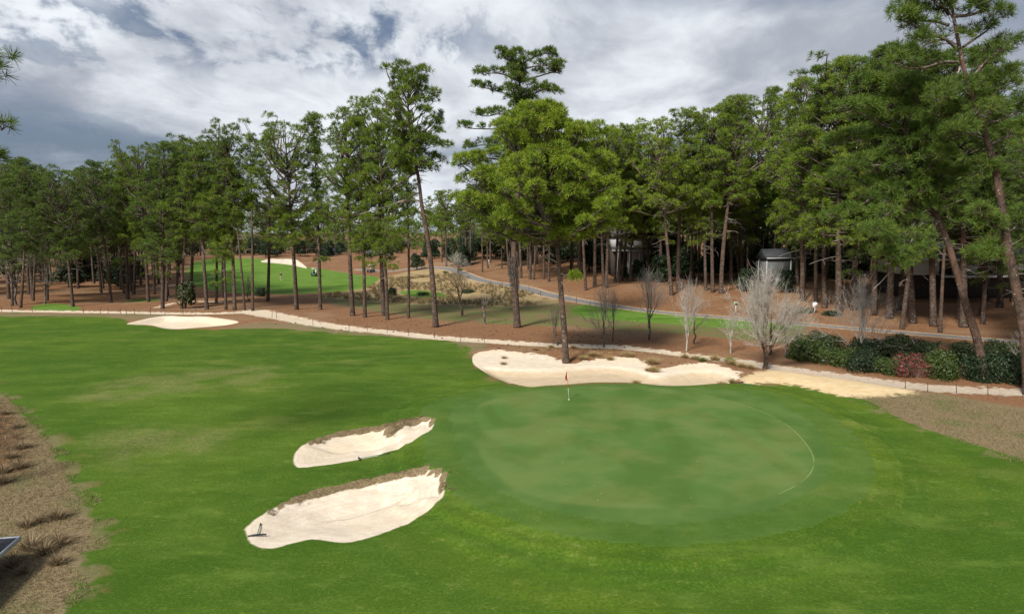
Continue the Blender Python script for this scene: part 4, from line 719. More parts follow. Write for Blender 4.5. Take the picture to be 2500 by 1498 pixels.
# ------------------------------------------------------------------ leaf clouds
def leaves(P, Nn, size, g, ar=.55):
    n = len(P); u = unit(np.cross(Nn, g.normal(size=(n, 3)))); w = unit(np.cross(Nn, u)); s = size*g.uniform(.6, 1.2, (n, 1))
    V = np.stack([P-u*s*.5, P+w*s*ar*.5, P+u*s*.5, P-w*s*ar*.5], 1).reshape(-1, 3)
    return V, np.arange(n)[:, None]*4+np.array([[0, 1, 2, 3]]), np.repeat(g.uniform(0, 1, n), 4)
def leaf_mass(seed, rx, ry, rz, n, size, lumps=9, low=0.0, cone=0.0):
    """leaves over an uneven heap of lumps standing on z = 0"""
    g = np.random.default_rng(seed); c = unit(g.normal(size=(lumps, 3))); c[:, 2] = np.abs(c[:, 2])
    c = c*np.array([rx, ry, rz])*g.uniform(.25, .72, (lumps, 1)); c[:, 2] += rz*low; r = g.uniform(.34, .55, lumps)*min(rx, ry, rz*1.2)
    k = g.integers(0, lumps, n); q = unit(g.normal(size=(n, 3))); q[:, 2] = np.where(q[:, 2] < -.5, -q[:, 2], q[:, 2]); P = c[k]+q*(r[k]*g.uniform(.55, 1.12, n)**.7)[:, None]
    P[:, :2] *= (1-cone*np.clip(P[:, 2:3]/(rz*1.4), 0, 1)); P[:, 2] = np.abs(P[:, 2])+.03
    V, Q, v = leaves(P, unit(q+g.normal(0, .5, (n, 3))), size, g)
    j = g.choice(n, min(n, 160), False); s0 = np.c_[P[j, :2]*.08, np.zeros(len(j))]; SV, SQ = segs(s0, P[j]*.96, np.full(len(j), .015), np.full(len(j), .006), 3)
    return V, Q, v, SV, SQ
def shrub_mesh(name, seed, rx, ry, rz, n, size, mat, **k):
    V, Q, v, SV, SQ = leaf_mass(seed, rx, ry, rz, n, size, **k); m = MB(); m.add(V, Q); m.add(SV, SQ)
    return mesh_data(name, np.vstack(m.V), [np.vstack(m.Q)], None, mats=[mat, M_twig2], mi=np.r_[np.zeros(len(Q)), np.ones(len(SQ))], attrs={'v': np.r_[v, np.full(len(SV), .5)]})
SH = {}
for nm, mt in (('dark', M_azalea), ('olive', M_azalea2), ('holly', M_holly)): SH[nm] = [shrub_mesh('shrub', 60+i, 1.8, 1.8, 2.1, 5200, .17, mt) for i in range(2)]
SH['red'] = [shrub_mesh('shrub', 71, 1.7, 1.5, 1.8, 3800, .13, M_red)]; SH['pink'] = [shrub_mesh('shrub', 72, .9, .9, 1.2, 900, .13, M_pink)]
SH['pale'] = [shrub_mesh('shrub', 73, 1.0, 1.0, 1.2, 1500, .15, M_yoshrub)]
def shrub(px, py, wpx, top, kind, label, group='shrubs beside the sand path'):
    b = ground(px, py); w = wpx/FPX*b[1]; b[1] += w*.4; h = top_height(b[1], top-(14 if px > 1900 and py > 780 else 0))-b[2]; g = random.Random(int(px))
    ms = SH[kind]; o = link(bpy.data.objects.new('shrub', ms[g.randrange(len(ms))])); o.location = b; z = h/2.2; o.scale = (w/3.3, w/3.3, z); o.rotation_euler = (0, 0, g.uniform(0, 6.28)); tag(o, label, 'shrub', group)
for a in [(1985,888,120,806,'dark','dark green shrub at the left end of the shrub bed'), (2065,898,120,838,'dark','glossy dark shrub right below the spreading leafless tree'), (2135,912,110,845,'holly','low dark shrub left of the red flowering one'), (2190,918,90,862,'dark','small bright leaved shrub touching the red flowering one'),
          (2255,928,120,858,'red','red flowering azalea in the middle of the shrub bed'), (2322,930,105,842,'dark','green shrub between the red azalea and the leaning pine'), (2425,936,110,838,'holly','dark shrub right of the leaning pine foot'), (2492,942,110,830,'holly','dark shrub cut by the right picture edge'),
          (2030,868,120,800,'olive','olive shrub behind the left end of the shrub bed'), (2215,890,130,806,'olive','tall olive shrub behind the red azalea'), (2300,892,120,818,'olive','olive shrub behind the leaning pine foot'), (2385,890,120,822,'olive','olive shrub set back right of the leaning pine'), (2150,880,120,812,'holly','dark shrub behind the pink flowering one'),
          (2142,868,56,828,'pink','pale pink flowering azalea among dark shrubs'), (2308,900,60,835,'red','small red flowering azalea sprig above the red azalea'), (2470,890,110,815,'olive','olive shrub at the right edge behind the dark one')]: shrub(*a)
for a in [(632,724,26,690,'holly','small dark evergreen bush in front of the far fairway'), (1142,716,46,702,'olive','low grey green bush on the tan grass bank'), (1122,662,34,645,'pale','yellow green bush at the top of the cart path'), (1087,668,26,650,'pale','bright yellow green bush in the tan grass'), (1974,766,60,745,'olive','low bush at the foot of the white sign'), (2040,772,50,752,'holly','dark low bush by the cart path behind the spreading leafless tree'), (1032,722,30,707,'olive','small green bush by the tall lollipop pine'), (955,722,26,690,'holly','dark bush touching the two close trunks')]: shrub(*a, group='scattered bushes')
# evergreen understory: small trees with their own trunk and leafy crown
def understory(seed, rx, rz, n, mat):
    V, Q, v, SV, SQ = leaf_mass(seed, rx, rx, rz, n, .36, lumps=11, low=.16, cone=.45)
    m = MB(); m.tube([[0, 0, -.1], [.05, 0, rz*.6], [0, .05, rz*1.3]], [.14, .09, .03], 6)
    return [mesh_data('trunk', np.vstack(m.V), [np.vstack(m.Q), np.vstack(m.T)], M_bark, smooth=True), mesh_data('crown', V, Q, mat, attrs={'v': v})]
US = [understory(80+i, 2.6, 5.2, 3800, (M_holly, M_holly, M_azalea2)[i]) for i in range(3)]
def fill_under(n, x0, x1, y0, y1, s0, s1, label, group, ok=None, gap=1.7, seed=9):
    g = random.Random(seed); k = t = 0; own = []
    while k < n and t < n*50:
        t += 1; x, y = g.uniform(x0, x1), g.uniform(y0, y1)
        if (ok and not ok(x, y)) or any((x-a)**2+(y-c)**2 < gap*gap for a, c in own): continue
        if any(sdat(q, x, y) > -1.5 for q in ('farf', 'road', 'fair', 'path', 'native', 'sand')): continue
        own.append((x, y)); k += 1; s = g.uniform(s0, s1)
        plant('evergreen_tree', US[g.randrange(3)], (x, y, float(Zat(x, y))), label, 'evergreen tree', group, g.uniform(0, 6.28), (s*g.uniform(.9, 1.3), s*g.uniform(.9, 1.3), s))
fill_under(115, 14, 125, 122, 186, .8, 1.7, 'dark broad evergreen under the pines behind the straw slope', 'evergreens under the right pines', lambda x, y: off_house(x, y) and y+.55*x > 146 and not (abs(x/y-.155) < .03 and y < 150))
fill_under(44, -190, -62, 132, 200, .7, 1.3, 'dark broad evergreen under the pines of the left wood', 'evergreens under the left pines', lambda x, y: x < -.42*y-8, seed=10)
fill_under(34, -26, 22, 166, 222, .6, 1.2, 'dark broad evergreen under the pines beyond the grassy bank', 'evergreens under the middle pines', off_house, seed=11)
fill_under(64, -150, 25, 232, 262, .7, 1.3, 'dark broad evergreen at the tree line closing the far fairway', 'evergreens closing the far fairway', off_house, seed=12)
fill_under(14, 66, 120, 108, 140, .9, 1.5, 'dark broad evergreen behind the deck house', 'evergreens behind the deck house', lambda x, y: (x-61)**2+(y-99)**2 > 18**2, seed=13)
for px, y, s, lb in ((1560, 130, .8, 'dark evergreen half covering the right side of the white two storey house'), (1612, 126, 1.0, 'dark evergreen mass right of the white two storey house'), (1520, 131, .55, 'low dark evergreen under the porch of the white two storey house'), (1822, 111, .75, 'dark evergreen left of the small shed'), (1915, 108, .7, 'dark evergreen covering the right end of the small shed'), (1862, 109, .38, 'low dark evergreen bush before the shed gable')):
    x = at_depth(px, 749, y)[0]; plant('evergreen_tree', US[int(px) % 3], (x, y, float(Zat(x, y))), lb, 'evergreen tree', 'evergreens round the houses', px*.37, (s*1.1, s*1.1, s))
# crooked little tree by the path at left
b = ground(452, 753); cr = understory(91, 1.6, 2.6, 1500, M_azalea2); r = plant('evergreen_tree', cr, b, 'crooked small dark tree leaning over the path edge left of the far fairway', 'evergreen tree', None, 0, (1.25, 1.25, (top_height(b[1], 640)-b[2])/4.6), (.12, 0))
# far wood that reads as one mass
g = np.random.default_rng(21); n = 2400; ang = g.uniform(-1.05, 1.05, n); dist = g.uniform(305, 420, n); cx, cy = np.sin(ang)*dist, np.cos(ang)*dist
inside = (np.abs(ang) > .62); dist = np.where(inside, g.uniform(215, 330, n), dist); cx, cy = np.sin(ang)*dist, np.cos(ang)*dist
hz = g.uniform(0, 1, n)**1.5*19; P = np.repeat(np.c_[cx, cy, Hb(cx, cy)+hz], 70, 0); q = unit(g.normal(size=P.shape)); P = P+q*np.array([3.6, 3.6, 2.2])*g.uniform(.4, 1.1, (len(P), 1)); V, Q, v = leaves(P, unit(q+g.normal(0, .4, q.shape)), 1.3, g)
o = obj('distant_wood', V, Q, M_needle_d, attrs={'v': v}); tag(o, 'far dark pine wood closing the horizon behind the trees', 'wood', None, 'stuff')
# the deeper pines of the woods, past the ones that can be counted
g = np.random.default_rng(22); bx = []
while len(bx) < 310:
    if g.random() < .68: x, y = g.uniform(18, 150), g.uniform(112, 215)
    else: x, y = g.uniform(-210, -60), g.uniform(135, 225)
    if (x > 0 and y+.55*x < 143) or (x < 0 and x > -.44*y-10) or not off_house(x, y) or any((x-a)**2+(y-c)**2 < 3 for a, c in TREES): continue
    bx.append((x, y, float(Zat(x, y)), g.uniform(19, 25)))
bx = np.array(bx); m = MB()
for x, y, z, h in bx: m.tube([[x, y, z-.2], [x+g.normal(0, .3), y, z+h*.5], [x+g.normal(0, .5), y, z+h*.95]], [.22, .17, .05], 6, False)
n = 420; P = np.repeat(bx, n, 0); tz = g.uniform(0, 1, len(P)); rad = 4.0*np.sin(np.pi*np.clip(tz*.75+.2, 0, 1))**.6*g.uniform(.2, 1, len(P))**.6; an = g.uniform(0, 6.28, len(P)); C_ = np.c_[P[:, 0]+np.cos(an)*rad, P[:, 1]+np.sin(an)*rad, P[:, 2]+P[:, 3]*(.36+.64*tz)]
nv = sum(map(len, m.V)); nq = sum(map(len, m.Q)); V, Q, v = leaves(C_, unit(np.c_[np.cos(an), np.sin(an), np.ones(len(P))]+g.normal(0, .6, (len(P), 3))), 1.0, g, .5); m.add(V, Q)
o = obj('background_pines', np.vstack(m.V), [np.vstack(m.Q)], None, mats=[M_bark, M_needle_d], mi=np.r_[np.zeros(nq), np.ones(len(Q))], attrs={'v': np.r_[np.zeros(nv), v]}); tag(o, 'deep pine wood behind the countable pines on both sides', 'wood', None, 'stuff')
# ------------------------------------------------------------------ grasses
def grass_material(name, dark, light, odd):
    t = NT(name); v = t.attr('v'); c = t.mix(v, dark, light); c = t.mix(t.ss(v, .84, .9, 0, .85), c, odd); return t.out(c, .8, None, .15, .3)
M_tan = grass_material('tan_grass', (.15, .105, .052), (.38, .30, .165), (.16, .18, .05))
M_wire = grass_material('wiregrass', (.30, .21, .10), (.60, .46, .25), (.34, .33, .10))
M_wgreen = grass_material('green_clump_grass', (.08, .13, .025), (.20, .27, .05), (.34, .27, .12))
M_brown = grass_material('brown_grass', (.17, .115, .065), (.38, .29, .175), (.40, .33, .20))
M_lip = grass_material('bunker_edge_grass', (.12, .085, .045), (.33, .26, .145), (.20, .21, .07))
def blades(P, h, w, g, lean=.5, D=None):
    n = len(P); d = unit(np.c_[g.normal(0, lean, (n, 2)), np.ones(n)]) if D is None else unit(D+np.c_[g.normal(0, lean, (n, 2)), np.zeros(n)]); hh = (h*g.uniform(.5, 1.15, n))[:, None]
    s = unit(np.c_[g.normal(size=(n, 2)), np.zeros(n)])*w; mid = P+d*hh*.55; tip = P+d*hh+np.c_[d[:, :2]*hh*.55, -hh*.12]
    V = np.stack([P-s, P+s, mid+s*.7, mid-s*.7, tip], 1).reshape(-1, 3); i = np.arange(n)[:, None]*5
    return V, i+np.array([[0, 1, 2, 3]]), i+np.array([[3, 2, 4]]), np.repeat(g.uniform(0, 1, n), 5)
def grass_stuff(name, label, key, n, box, h, w, mat, mn=.2, seed=1, lean=.6, clump=0, extra=None):
    g = np.random.default_rng(seed); x = g.uniform(box[0], box[1], n); y = g.uniform(box[2], box[3], n)
    i = np.clip(np.searchsorted(xs, x)-1, 0, len(xs)-2); j = np.clip(np.searchsorted(ys, y)-1, 0, len(ys)-2)
    k = SD[key][j, i]+.6*np.sin(x*1.7+1.3*np.sin(y*.9))*np.sin(y*1.9+x*.4) > mn
    for q in ('path', 'road', 'sand', 'farf'):
        if q != key and key != 'lip': k &= SD[q][j, i] < -.05
    if extra is not None: k &= extra(x, y)
    x, y = x[k], y[k]
    if clump: m = len(x)//clump+1; c = g.integers(0, m, len(x)); x = x[c]+g.normal(0, .10, len(x)); y = y[c]+g.normal(0, .10, len(y))
    i = np.clip(np.searchsorted(xs, x)-1, 0, len(xs)-2); j = np.clip(np.searchsorted(ys, y)-1, 0, len(ys)-2); a = (x-xs[i])/(xs[i+1]-xs[i]); b_ = (y-ys[j])/(ys[j+1]-ys[j]); z = (Z[j, i]*(1-a)+Z[j, i+1]*a)*(1-b_)+(Z[j+1, i]*(1-a)+Z[j+1, i+1]*a)*b_
    V, Q, T, v = blades(np.c_[x, y, z-.01], h, w, g, lean); o = obj(name, V, [Q, T], mat, attrs={'v': v}); tag(o, label, 'grass', None, 'stuff'); return o
grass_stuff('dry_rough_grass', 'short tan dead grass left of the fairway', 'dry', 150000, (-34, -9, 14, 48), .17, .011, M_tan, .1, 2, .9)
grass_stuff('dry_rough_grass', 'short tan dead grass on the bank right of the green', 'dry', 90000, (16, 62, 26, 53), .15, .014, M_tan, .2, 3, .9)
grass_stuff('tan_bank_grass', 'long tan grass on the bank below the cart path', 'native', 60000, (-40, 22, 92, 150), .75, .028, M_tan, .2, 4, .35, 9, lambda x, y: np.sin(x*.55+2)+np.sin(y*.33+x*.2) > -.75)
grass_stuff('bunker_edge_grass', 'dry brown grass hanging over the back edges of the two near bunkers', 'lip', 260000, (-13, -1.5, 22, 40), .10, .008, M_lip, .8, 5, 1.0)
grass_stuff('bank_straw_grass', 'withered grass scattered over the berm behind the long bunker', 'berm', 12000, (-4, 22, 50, 68), .22, .012, M_wire, .3, 6, .9, 14)
def clump_mesh(name, seed, n, h, spread, mat):
    g = np.random.default_rng(seed); a = g.uniform(0, 6.28, n); r = g.uniform(0, 1, n)**.7; P = np.c_[np.cos(a)*r*spread*.35, np.sin(a)*r*spread*.35, np.zeros(n)-.02]
    V, Q, T, v = blades(P, h, .011, g, .22, np.c_[np.cos(a)*r*1.1, np.sin(a)*r*1.1, np.ones(n)]); return mesh_data(name, V, [Q, T], mat, attrs={'v': v})
CL = {'tan': [clump_mesh('grass_clump', 40+i, 420, .62, .6, M_wire) for i in range(3)], 'green': [clump_mesh('grass_clump', 45, 420, .66, .5, M_wgreen)], 'brown': [clump_mesh('grass_clump', 47+i, 200, .50, .36, M_brown) for i in range(2)]}
def clump(px, py, kind, s, label, group):
    b = ground(px, py); g = random.Random(int(px*3+py)); ms = CL[kind]; o = link(bpy.data.objects.new('grass_clump', ms[g.randrange(len(ms))])); o.location = b; o.scale = (s, s, s*g.uniform(.85, 1.1)); o.rotation_euler = (0, 0, g.uniform(0, 6.28)); tag(o, label, 'grass clump', group)
GB = 'grass clumps round the long bunker'
for x, y, k, s, l in [(1000,185,'tan',.95,'tan grass clump right of the bright round pine foot'), (1075,165,'tan',1.15,'large tan grass clump on the bunker top, second right of the pine foot'), (1205,185,'tan',.8,'tan grass clump in the middle of the long bunker top edge'), (1335,168,'tan',1.2,'tall tan grass clump at the path side of the bunker berm'),
                      (1520,215,'tan',1.2,'tall tan grass clump on the sand tongue between the two bunker bays'), (1535,270,'tan',1.05,'tan grass clump at the lower tip of the sand tongue'), (1490,262,'tan',.6,'small tan grass clump left of the sand tongue tip'), (1405,372,'tan',.75,'lone grass clump at the front edge of the long bunker'), (1905,205,'green',.85,'left green grass clump above the right bunker bay'), (2000,185,'tan',1.1,'tan grass clump between the two green clumps'),
                      (2110,195,'green',1.15,'large green grass clump at the right end of the berm'), (2050,365,'tan',.75,'left grass clump by the rake at the right bunker tip'), (2130,360,'tan',.8,'right grass clump by the rake at the right bunker tip'), (405,170,'tan',.55,'upper small grass tuft on the loose sand at left'), (398,215,'tan',.6,'lower small grass tuft on the loose sand at left'),
                      (2200,240,'tan',1.0,'tan grass clump where the berm meets the yellow sand'), (2120,225,'tan',1.0,'tan grass clump below the large green clump'), (1770,178,'tan',.8,'low tan grass clump behind the right bunker bay'), (930,105,'tan',.7,'tan grass clump right behind the bright round pine'), (760,98,'tan',.7,'tan grass clump left of the bright round pine'), (640,120,'tan',.6,'faint grass clump on the berm, farthest left'), (2260,250,'tan',.85,'last grass clump toward the biggest leafless tree'), (1850,190,'tan',.85,'tan grass clump left of the left green clump')]:
    clump(1100+x/3.096, 820+y/3.096, k, s, l, GB)
GD = 'brown grass tussocks in the dry rough'
for x, y, s, l in [(600,490,1.3,'tall brown tussock nearest the fairway in the upper dry strip'), (420,520,1.0,'brown tussock left of the tallest one'), (280,570,1.0,'brown tussock above the dark roof corner'), (620,755,1.3,'brown tussock right of the roof corner, nearest the fairway'), (330,805,1.5,'wide brown tussock right of the dark roof corner'), (470,850,1.1,'brown tussock just below the wide one'), (150,985,1.2,'brown tussock below the roof corner'), (600,965,1.0,'faint brown tussock lower in the dry grass'), (230,1060,.8,'small tussock lowest in the dry grass')]:
    clump(x/4.265, 1150+y/4.265, 'brown', s, l, GD)
for x, y, s, l in [(140,480,1.2,'dark tussock at the right rim of the straw patch'), (60,540,1.0,'dark tussock in the middle of the straw patch'), (120,600,1.4,'largest dark tussock in the straw patch'), (15,630,1.1,'dark tussock by the left edge below the straw patch middle'), (12,690,1.2,'lowest dark tussock at the left edge of the straw patch'), (30,275,1.0,'highest dark tussock by the left edge'), (110,355,1.0,'tussock on the upper rim of the straw patch')]:
    clump(x/2.481, 900+y/2.481, 'brown', s, l, GD)
# ------------------------------------------------------------------ buildings
def siding_material(name, col, pitch=.18):
    t = NT(name); z = t.n('ShaderNodeSeparateXYZ'); t.put(z.inputs[0], t.pos()); f = t.math('FRACT', t.math('DIVIDE', z.outputs[2], pitch)); ln = t.ss(f, .0, .16)
    nz = t.noise(t.pos(), 1.5, 4); c = t.mix(ln, tuple(x*.45 for x in col), col); c = t.mix(t.ss(nz, .4, .7, 0, .25), c, tuple(x*.75 for x in col)); return t.out(c, .6, t.bump(f, .4, .02))
def roof_material(name, col):
    t = NT(name); nz = t.noise(t.map(t.pos(), (1, 1, 4)), 2.5, 5, .7); return t.out(t.mix(t.ss(nz, .3, .7), tuple(x*.6 for x in col), tuple(x*1.3 for x in col)), .9, t.bump(nz, .3, .02))
M_white = siding_material('white_siding', (.72, .72, .70)); M_grey = siding_material('grey_siding', (.24, .26, .27)); M_trim = plain('white_trim', (.76, .76, .74), .5, .08)
M_roof = roof_material('dark_shingles', (.060, .064, .070)); M_glass = plain('dark_window_glass', (.025, .028, .032), .08, .2, 3, .6); M_brick = plain('brown_brick', (.15, .075, .05), .9, .35, 6); M_wood = plain('dark_wood', (.05, .038, .03), .8, .3, 6); M_black = plain('black_rubber', (.018, .018, .02), .6, .2)
def px_x(px, y): return at_depth(px, 749, y)[0]
# house with a raised deck at the right
y0 = 97.0; xl, xr = px_x(2212, y0), px_x(2560, y0); zg = float(Zat((xl+xr)/2, y0)); zd = top_height(y0, 671); ze = top_height(y0, 631); zt = top_height(y0+4, 597)
H = empty('deck_house', ((xl+xr)/2, y0, zg)); tag(H, 'white sided house with dark roof and raised deck, half hidden by trunks at the right', 'house')
hx = lambda px: px_x(px, y0)-(xl+xr)/2
zd -= zg; ze -= zg; zt -= zg
m = MB(); m.box([0, 4.5, (zd+ze)/2], [xr-xl, 9, ze-zd]); m.build('wall', M_white, H)
m = MB(); m.box([0, 4.9, zd/2-.4], [xr-xl-.6, 8, zd+.75]); m.build('foundation', M_wood, H)
m = MB(); m.prism([(-.9, ze-.05), (4.5, zt+.2), (9.9, ze-.05), (9.9, ze-.25), (4.5, zt), (-.9, ze-.25)], -(xr-xl)/2-.6, (xr-xl)/2+.6, axis=0); rf = m.build('roof', M_roof, H)
m = MB(); m.box([hx(2287), 2.6, ze+1.7], [1.35, 1.1, 3.4]); m.build('chimney', M_brick, rf); m = MB(); m.box([hx(2287), 2.6, ze+3.48], [1.7, 1.4, .14]); m.build('chimney_cap', M_trim, rf)
m = MB(); m.box([0, -.95, ze-.13], [xr-xl+1.2, .06, .24]); m.build('fascia', M_trim, H)
for a, b_, z0, z1 in ((2286, 2328, .1, ze-zd-.35), (2378, 2424, .1, ze-zd-.35), (2430, 2436, .9, ze-zd-.6)):
    w = hx(b_)-hx(a); m = MB(); m.box([(hx(a)+hx(b_))/2, -.02, zd+(z0+z1)/2], [w+.16, .06, z1-z0+.12]); wn = m.build('window', M_trim, H); m = MB(); m.box([(hx(a)+hx(b_))/2, -.05, zd+(z0+z1)/2], [w, .06, z1-z0]); m.build('pane', M_glass, wn)
xd0, xd1 = hx(2268), hx(2437); m = MB(); m.box([(xd0+xd1)/2, -1.35, zd-.10], [xd1-xd0, 2.65, .16]); m.build('deck', M_wood, H); m = MB(); m.box([(xd0+xd1)/2, -2.72, zd-.06], [xd1-xd0, .05, .26]); m.build('deck_edge', M_trim, H)
m = MB(); m.box([(xd0+xd1)/2, -2.64, zd+.92], [xd1-xd0, .08, .06]); m.box([(xd0+xd1)/2, -2.64, zd+.12], [xd1-xd0, .05, .05])
for q in np.arange(xd0+.1, xd1, .22): m.box([q, -2.64, zd+.5], [.03, .03, .74])
m.build('railing', M_wood, H)
for q in np.linspace(xd0+.15, xd1-.15, 4): m = MB(); m.box([q, -2.5, zd/2-.3], [.16, .16, zd+.4]); m.build('deck_post', M_wood, H)
m = MB(); m.box([hx(2268)+.3, -1.4, zd-.02], [.2, 2.4, 2.0]) if False else None
M_white2 = siding_material('darkened_white_siding', (.40, .41, .41)); M_trim2 = plain('darkened_trim', (.42, .43, .42), .6, .1)  # white siding and trim, colours darkened because skylight made them too bright
# two storey white house in the middle of the right wood
y0 = 138.0; xl, xr = px_x(1530, y0), px_x(1600, y0); zg = float(Zat(xl, y0)); H = empty('gable_house', ((xl+xr)/2, y0, zg)); tag(H, 'two storey white house with porch columns, glimpsed between pine trunks', 'house')
hx = lambda px: px_x(px, y0)-(xl+xr)/2
z1 = top_height(y0, 608)-zg; z2 = top_height(y0, 578)-zg; z3 = top_height(y0, 556)-zg; w = (xr-xl)/2; xc = 0
m = MB(); m.prism([(-w, -.4), (w, -.4), (w, z2), (0, z3), (-w, z2)], 0, 8); m.build('wall', M_white2, H)
m = MB(); m.prism([(-w-.5, z2-.35), (0, z3+.02), (w+.5, z2-.35), (w+.5, z2-.1), (0, z3+.3), (-w-.5, z2-.1)], -.4, 8.4); m.build('roof', M_roof, H)
x0, x1 = hx(1494), -w; m = MB(); m.box([(x0+x1)/2, 3.5, (z1+z2)/2], [x1-x0, 6.5, z2-z1]); m.build('upper_wing', M_white2, H); m = MB(); m.prism([(-.2, z2-.05), (3.5, z2+1.6), (7.2, z2-.05), (7.2, z2+.2), (3.5, z2+1.85), (-.2, z2+.2)], x0-.3, x1, axis=0); m.build('wing_roof', M_roof, H); m = MB(); m.box([(x0+x1)/2, 3.5, z1/2-.2], [x1-x0-.1, 6.0, z1+.3]); m.build('lower_wing', M_wood, H)
m = MB(); m.prism([(-1.9, z1-.2), (-1.9, z1-.05), (.25, z1+.45), (.25, z1+.25)], x0-.4, w, axis=0); m.build('porch_roof', M_roof, H); m = MB(); m.box([(x0-.4+w)/2, -1.92, z1-.25], [w-x0+.4, .08, .28]); m.build('fascia', M_trim2, H)
for px in (1502, 1506, 1531, 1556, 1580): m = MB(); m.tube([[hx(px), -1.7, -.3], [hx(px), -1.7, z1-.3]], .13, 10); m.build('porch_column', M_trim2, H)
for a, za, zb in ((1537, z1+.9, z1+2.4), (1575, z1+.9, z1+2.4), (1512, z1+.7, z1+2.2), (1545, .8, 2.4), (1575, .8, 2.4)):
    yy = -.03 if a > 1530 else .22
    m = MB(); m.box([hx(a), yy, (za+zb)/2], [1.1, .06, zb-za+.15]); wn = m.build('window', M_trim2, H); m = MB(); m.box([hx(a), yy-.035, (za+zb)/2], [.92, .05, zb-za]); m.build('pane', M_glass, wn)
# small shed with a pale gable
def shed(name, y0, pl, pm, pr_, row_t, row_e, label, dep=6.5, mw=None, rot=-24, hw=None):
    xl, xr = px_x(pl, y0), px_x(pm, y0); w = hw or (xr-xl)/2; zg = float(Zat(xl, y0)); H = empty(name, ((xl+xr)/2, y0, zg)); H.rotation_euler = (0, 0, R(rot)); tag(H, label, 'shed' if 'shed' in name else 'house')
    zt = top_height(y0, row_t)-zg; ze = top_height(y0, row_e)-zg
    m = MB(); m.prism([(-w, -.4), (w, -.4), (w, ze), (0, zt), (-w, ze)], 0, dep); m.build('wall', mw or M_white, H)
    m = MB(); m.prism([(-w-.35, ze-.25), (0, zt+.02), (w+.35, ze-.25), (w+.35, ze), (0, zt+.25), (-w-.35, ze)], -.35, dep+.3); m.build('roof', M_roof, H)
    m = MB(); m.box([-w, -.01, ze/2-.2], [.16, .16, ze+.3]); m.box([w, -.01, ze/2-.2], [.16, .16, ze+.3]); m.box([w, dep, ze/2-.2], [.16, .16, ze+.3]); m.box([w+.36, dep/2, ze-.12], [.05, dep+.6, .2]); m.build('corner_trim', M_trim2, H)
    m = MB(); m.box([0, -.03, 1.3], [w*.7, .06, 1.5]); wn = m.build('window', M_trim2, H); m = MB(); m.box([0, -.06, 1.3], [w*.6, .05, 1.35]); m.build('pane', M_glass, wn)
    m = MB(); m.box([w*.0+w+.02, dep*.5, 1.1], [.06, 1.0, 2.1]); m.build('door', M_grey, H)
shed('garden_shed', 116, 1842, 1874, 1937, 611, 628, 'small pale gabled shed with grey side among the trunks on the slope', 4.6, siding_material('dark_grey_siding', (.15, .16, .165)), -75, 1.15)
shed('far_house', 246, 783, 800, 0, 606, 618, 'far white gabled house behind the upper end of the far fairway', 8)
shed('far_house', 238, 893, 908, 0, 612, 622, 'far white house among trunks right of the far sand bunker', 8)
shed('far_house', 262, 640, 668, 0, 606, 617, 'far grey house in the trees above the left part of the far fairway', 8, M_grey)
# corner of a dark shelter roof at the lower left edge
A_ = on_plane(47, 1311, .95); B_ = on_plane(-60, 1404, .95); e = unit(B_-A_); f_ = np.array([e[1], -e[0], 0]); f_ = f_ if f_[0] < 0 else -f_
H = empty('shelter', (A_+e*2.2+f_*2.2)*[1, 1, 0]+[0, 0, 0]); H.rotation_euler = (0, 0, math.atan2(e[1], e[0])); tag(H, 'dark low roof corner with pale edge trim poking in at the lower left', 'shelter')
sg = 1 if np.dot(np.array([-e[1], e[0], 0]), f_) > 0 else -1
m = MB(); m.box([0, 0, .90], [4.4, 4.4, .10]); rf = m.build('roof', plain('dark_metal_roof', (.055, .050, .058), .5, .2, 3), H)
m = MB(); m.box([0, -2.22*sg, .92], [4.48, .035, .14]); m.box([-2.22, 0, .92], [.035, 4.4, .14]) ; m.build('edge_trim', plain('pale_edge_trim', (.5, .52, .56), .5), H)
for q in (-.9, .9):
    for p in (-.9, .9): m = MB(); m.box([q, p, .42], [.1, .1, .85]); m.build('post', M_wood, H)
# ------------------------------------------------------------------ flag, rakes, signs, stakes
def stick_material():
    t = NT('flagstick_paint'); z = t.n('ShaderNodeSeparateXYZ'); t.put(z.inputs[0], t.objc()); r = t.ramp(z.outputs[2], [(0, (.8, .8, .76)), (.72, (.8, .8, .76)), (.73, (.45, .05, .04)), (1, (.45, .05, .04))]); return t.out(t.mix(t.ss(z.outputs[2], 1.30, 1.32), r, (.72, .62, .40)), .4)
b = ground(1389, 988, .01); H = empty('flagstick', b); tag(H, 'red flag on a red and white pole standing in the green', 'flag'); zt = top_height(b[1], 905)-b[2]; tx = at_depth(1384.5, 905, b[1])[0]-b[0]
m = MB(); m.tube([[0, 0, 0], [tx, 0, zt]], [.020, .014], 8); m.build('pole', stick_material(), H, True)
m = MB(); m.tube([[0, 0, .001], [0, 0, .006]], .075, 16); m.build('cup', plain('cup_rim', (.75, .75, .72), .5), H)
g = np.random.default_rng(4); nu, nv = 7, 12; U, W_ = np.meshgrid(np.linspace(0, 1, nu), np.linspace(0, 1, nv))
fx = -U*(.05+.13*W_)*(1+.0*U)+.02*np.sin(W_*9); fy = .055*np.sin(U*9+W_*2)*(.3+U); fz = zt-.02-W_*.56-U*.03+.0*U; fx = fx+tx*(fz/zt)
i = np.arange(nv-1)[:, None]*nu+np.arange(nu-1)[None]; Q = np.stack([i, i+1, i+1+nu, i+nu], -1).reshape(-1, 4)
t = NT('red_flag_cloth'); M_flag = t.out(t.mix(t.ss(t.noise(t.objc(), 5, 3), .35, .65), (.50, .06, .05), (.30, .03, .035)), .8, None, .1, .25); obj('flag', np.stack([fx, fy, fz], -1).reshape(-1, 3), Q, M_flag, H, smooth=True)
M_rgreen = plain('green_handle_paint', (.06, .20, .14), .5); M_rhead = plain('black_plastic', (.03, .03, .035), .5)
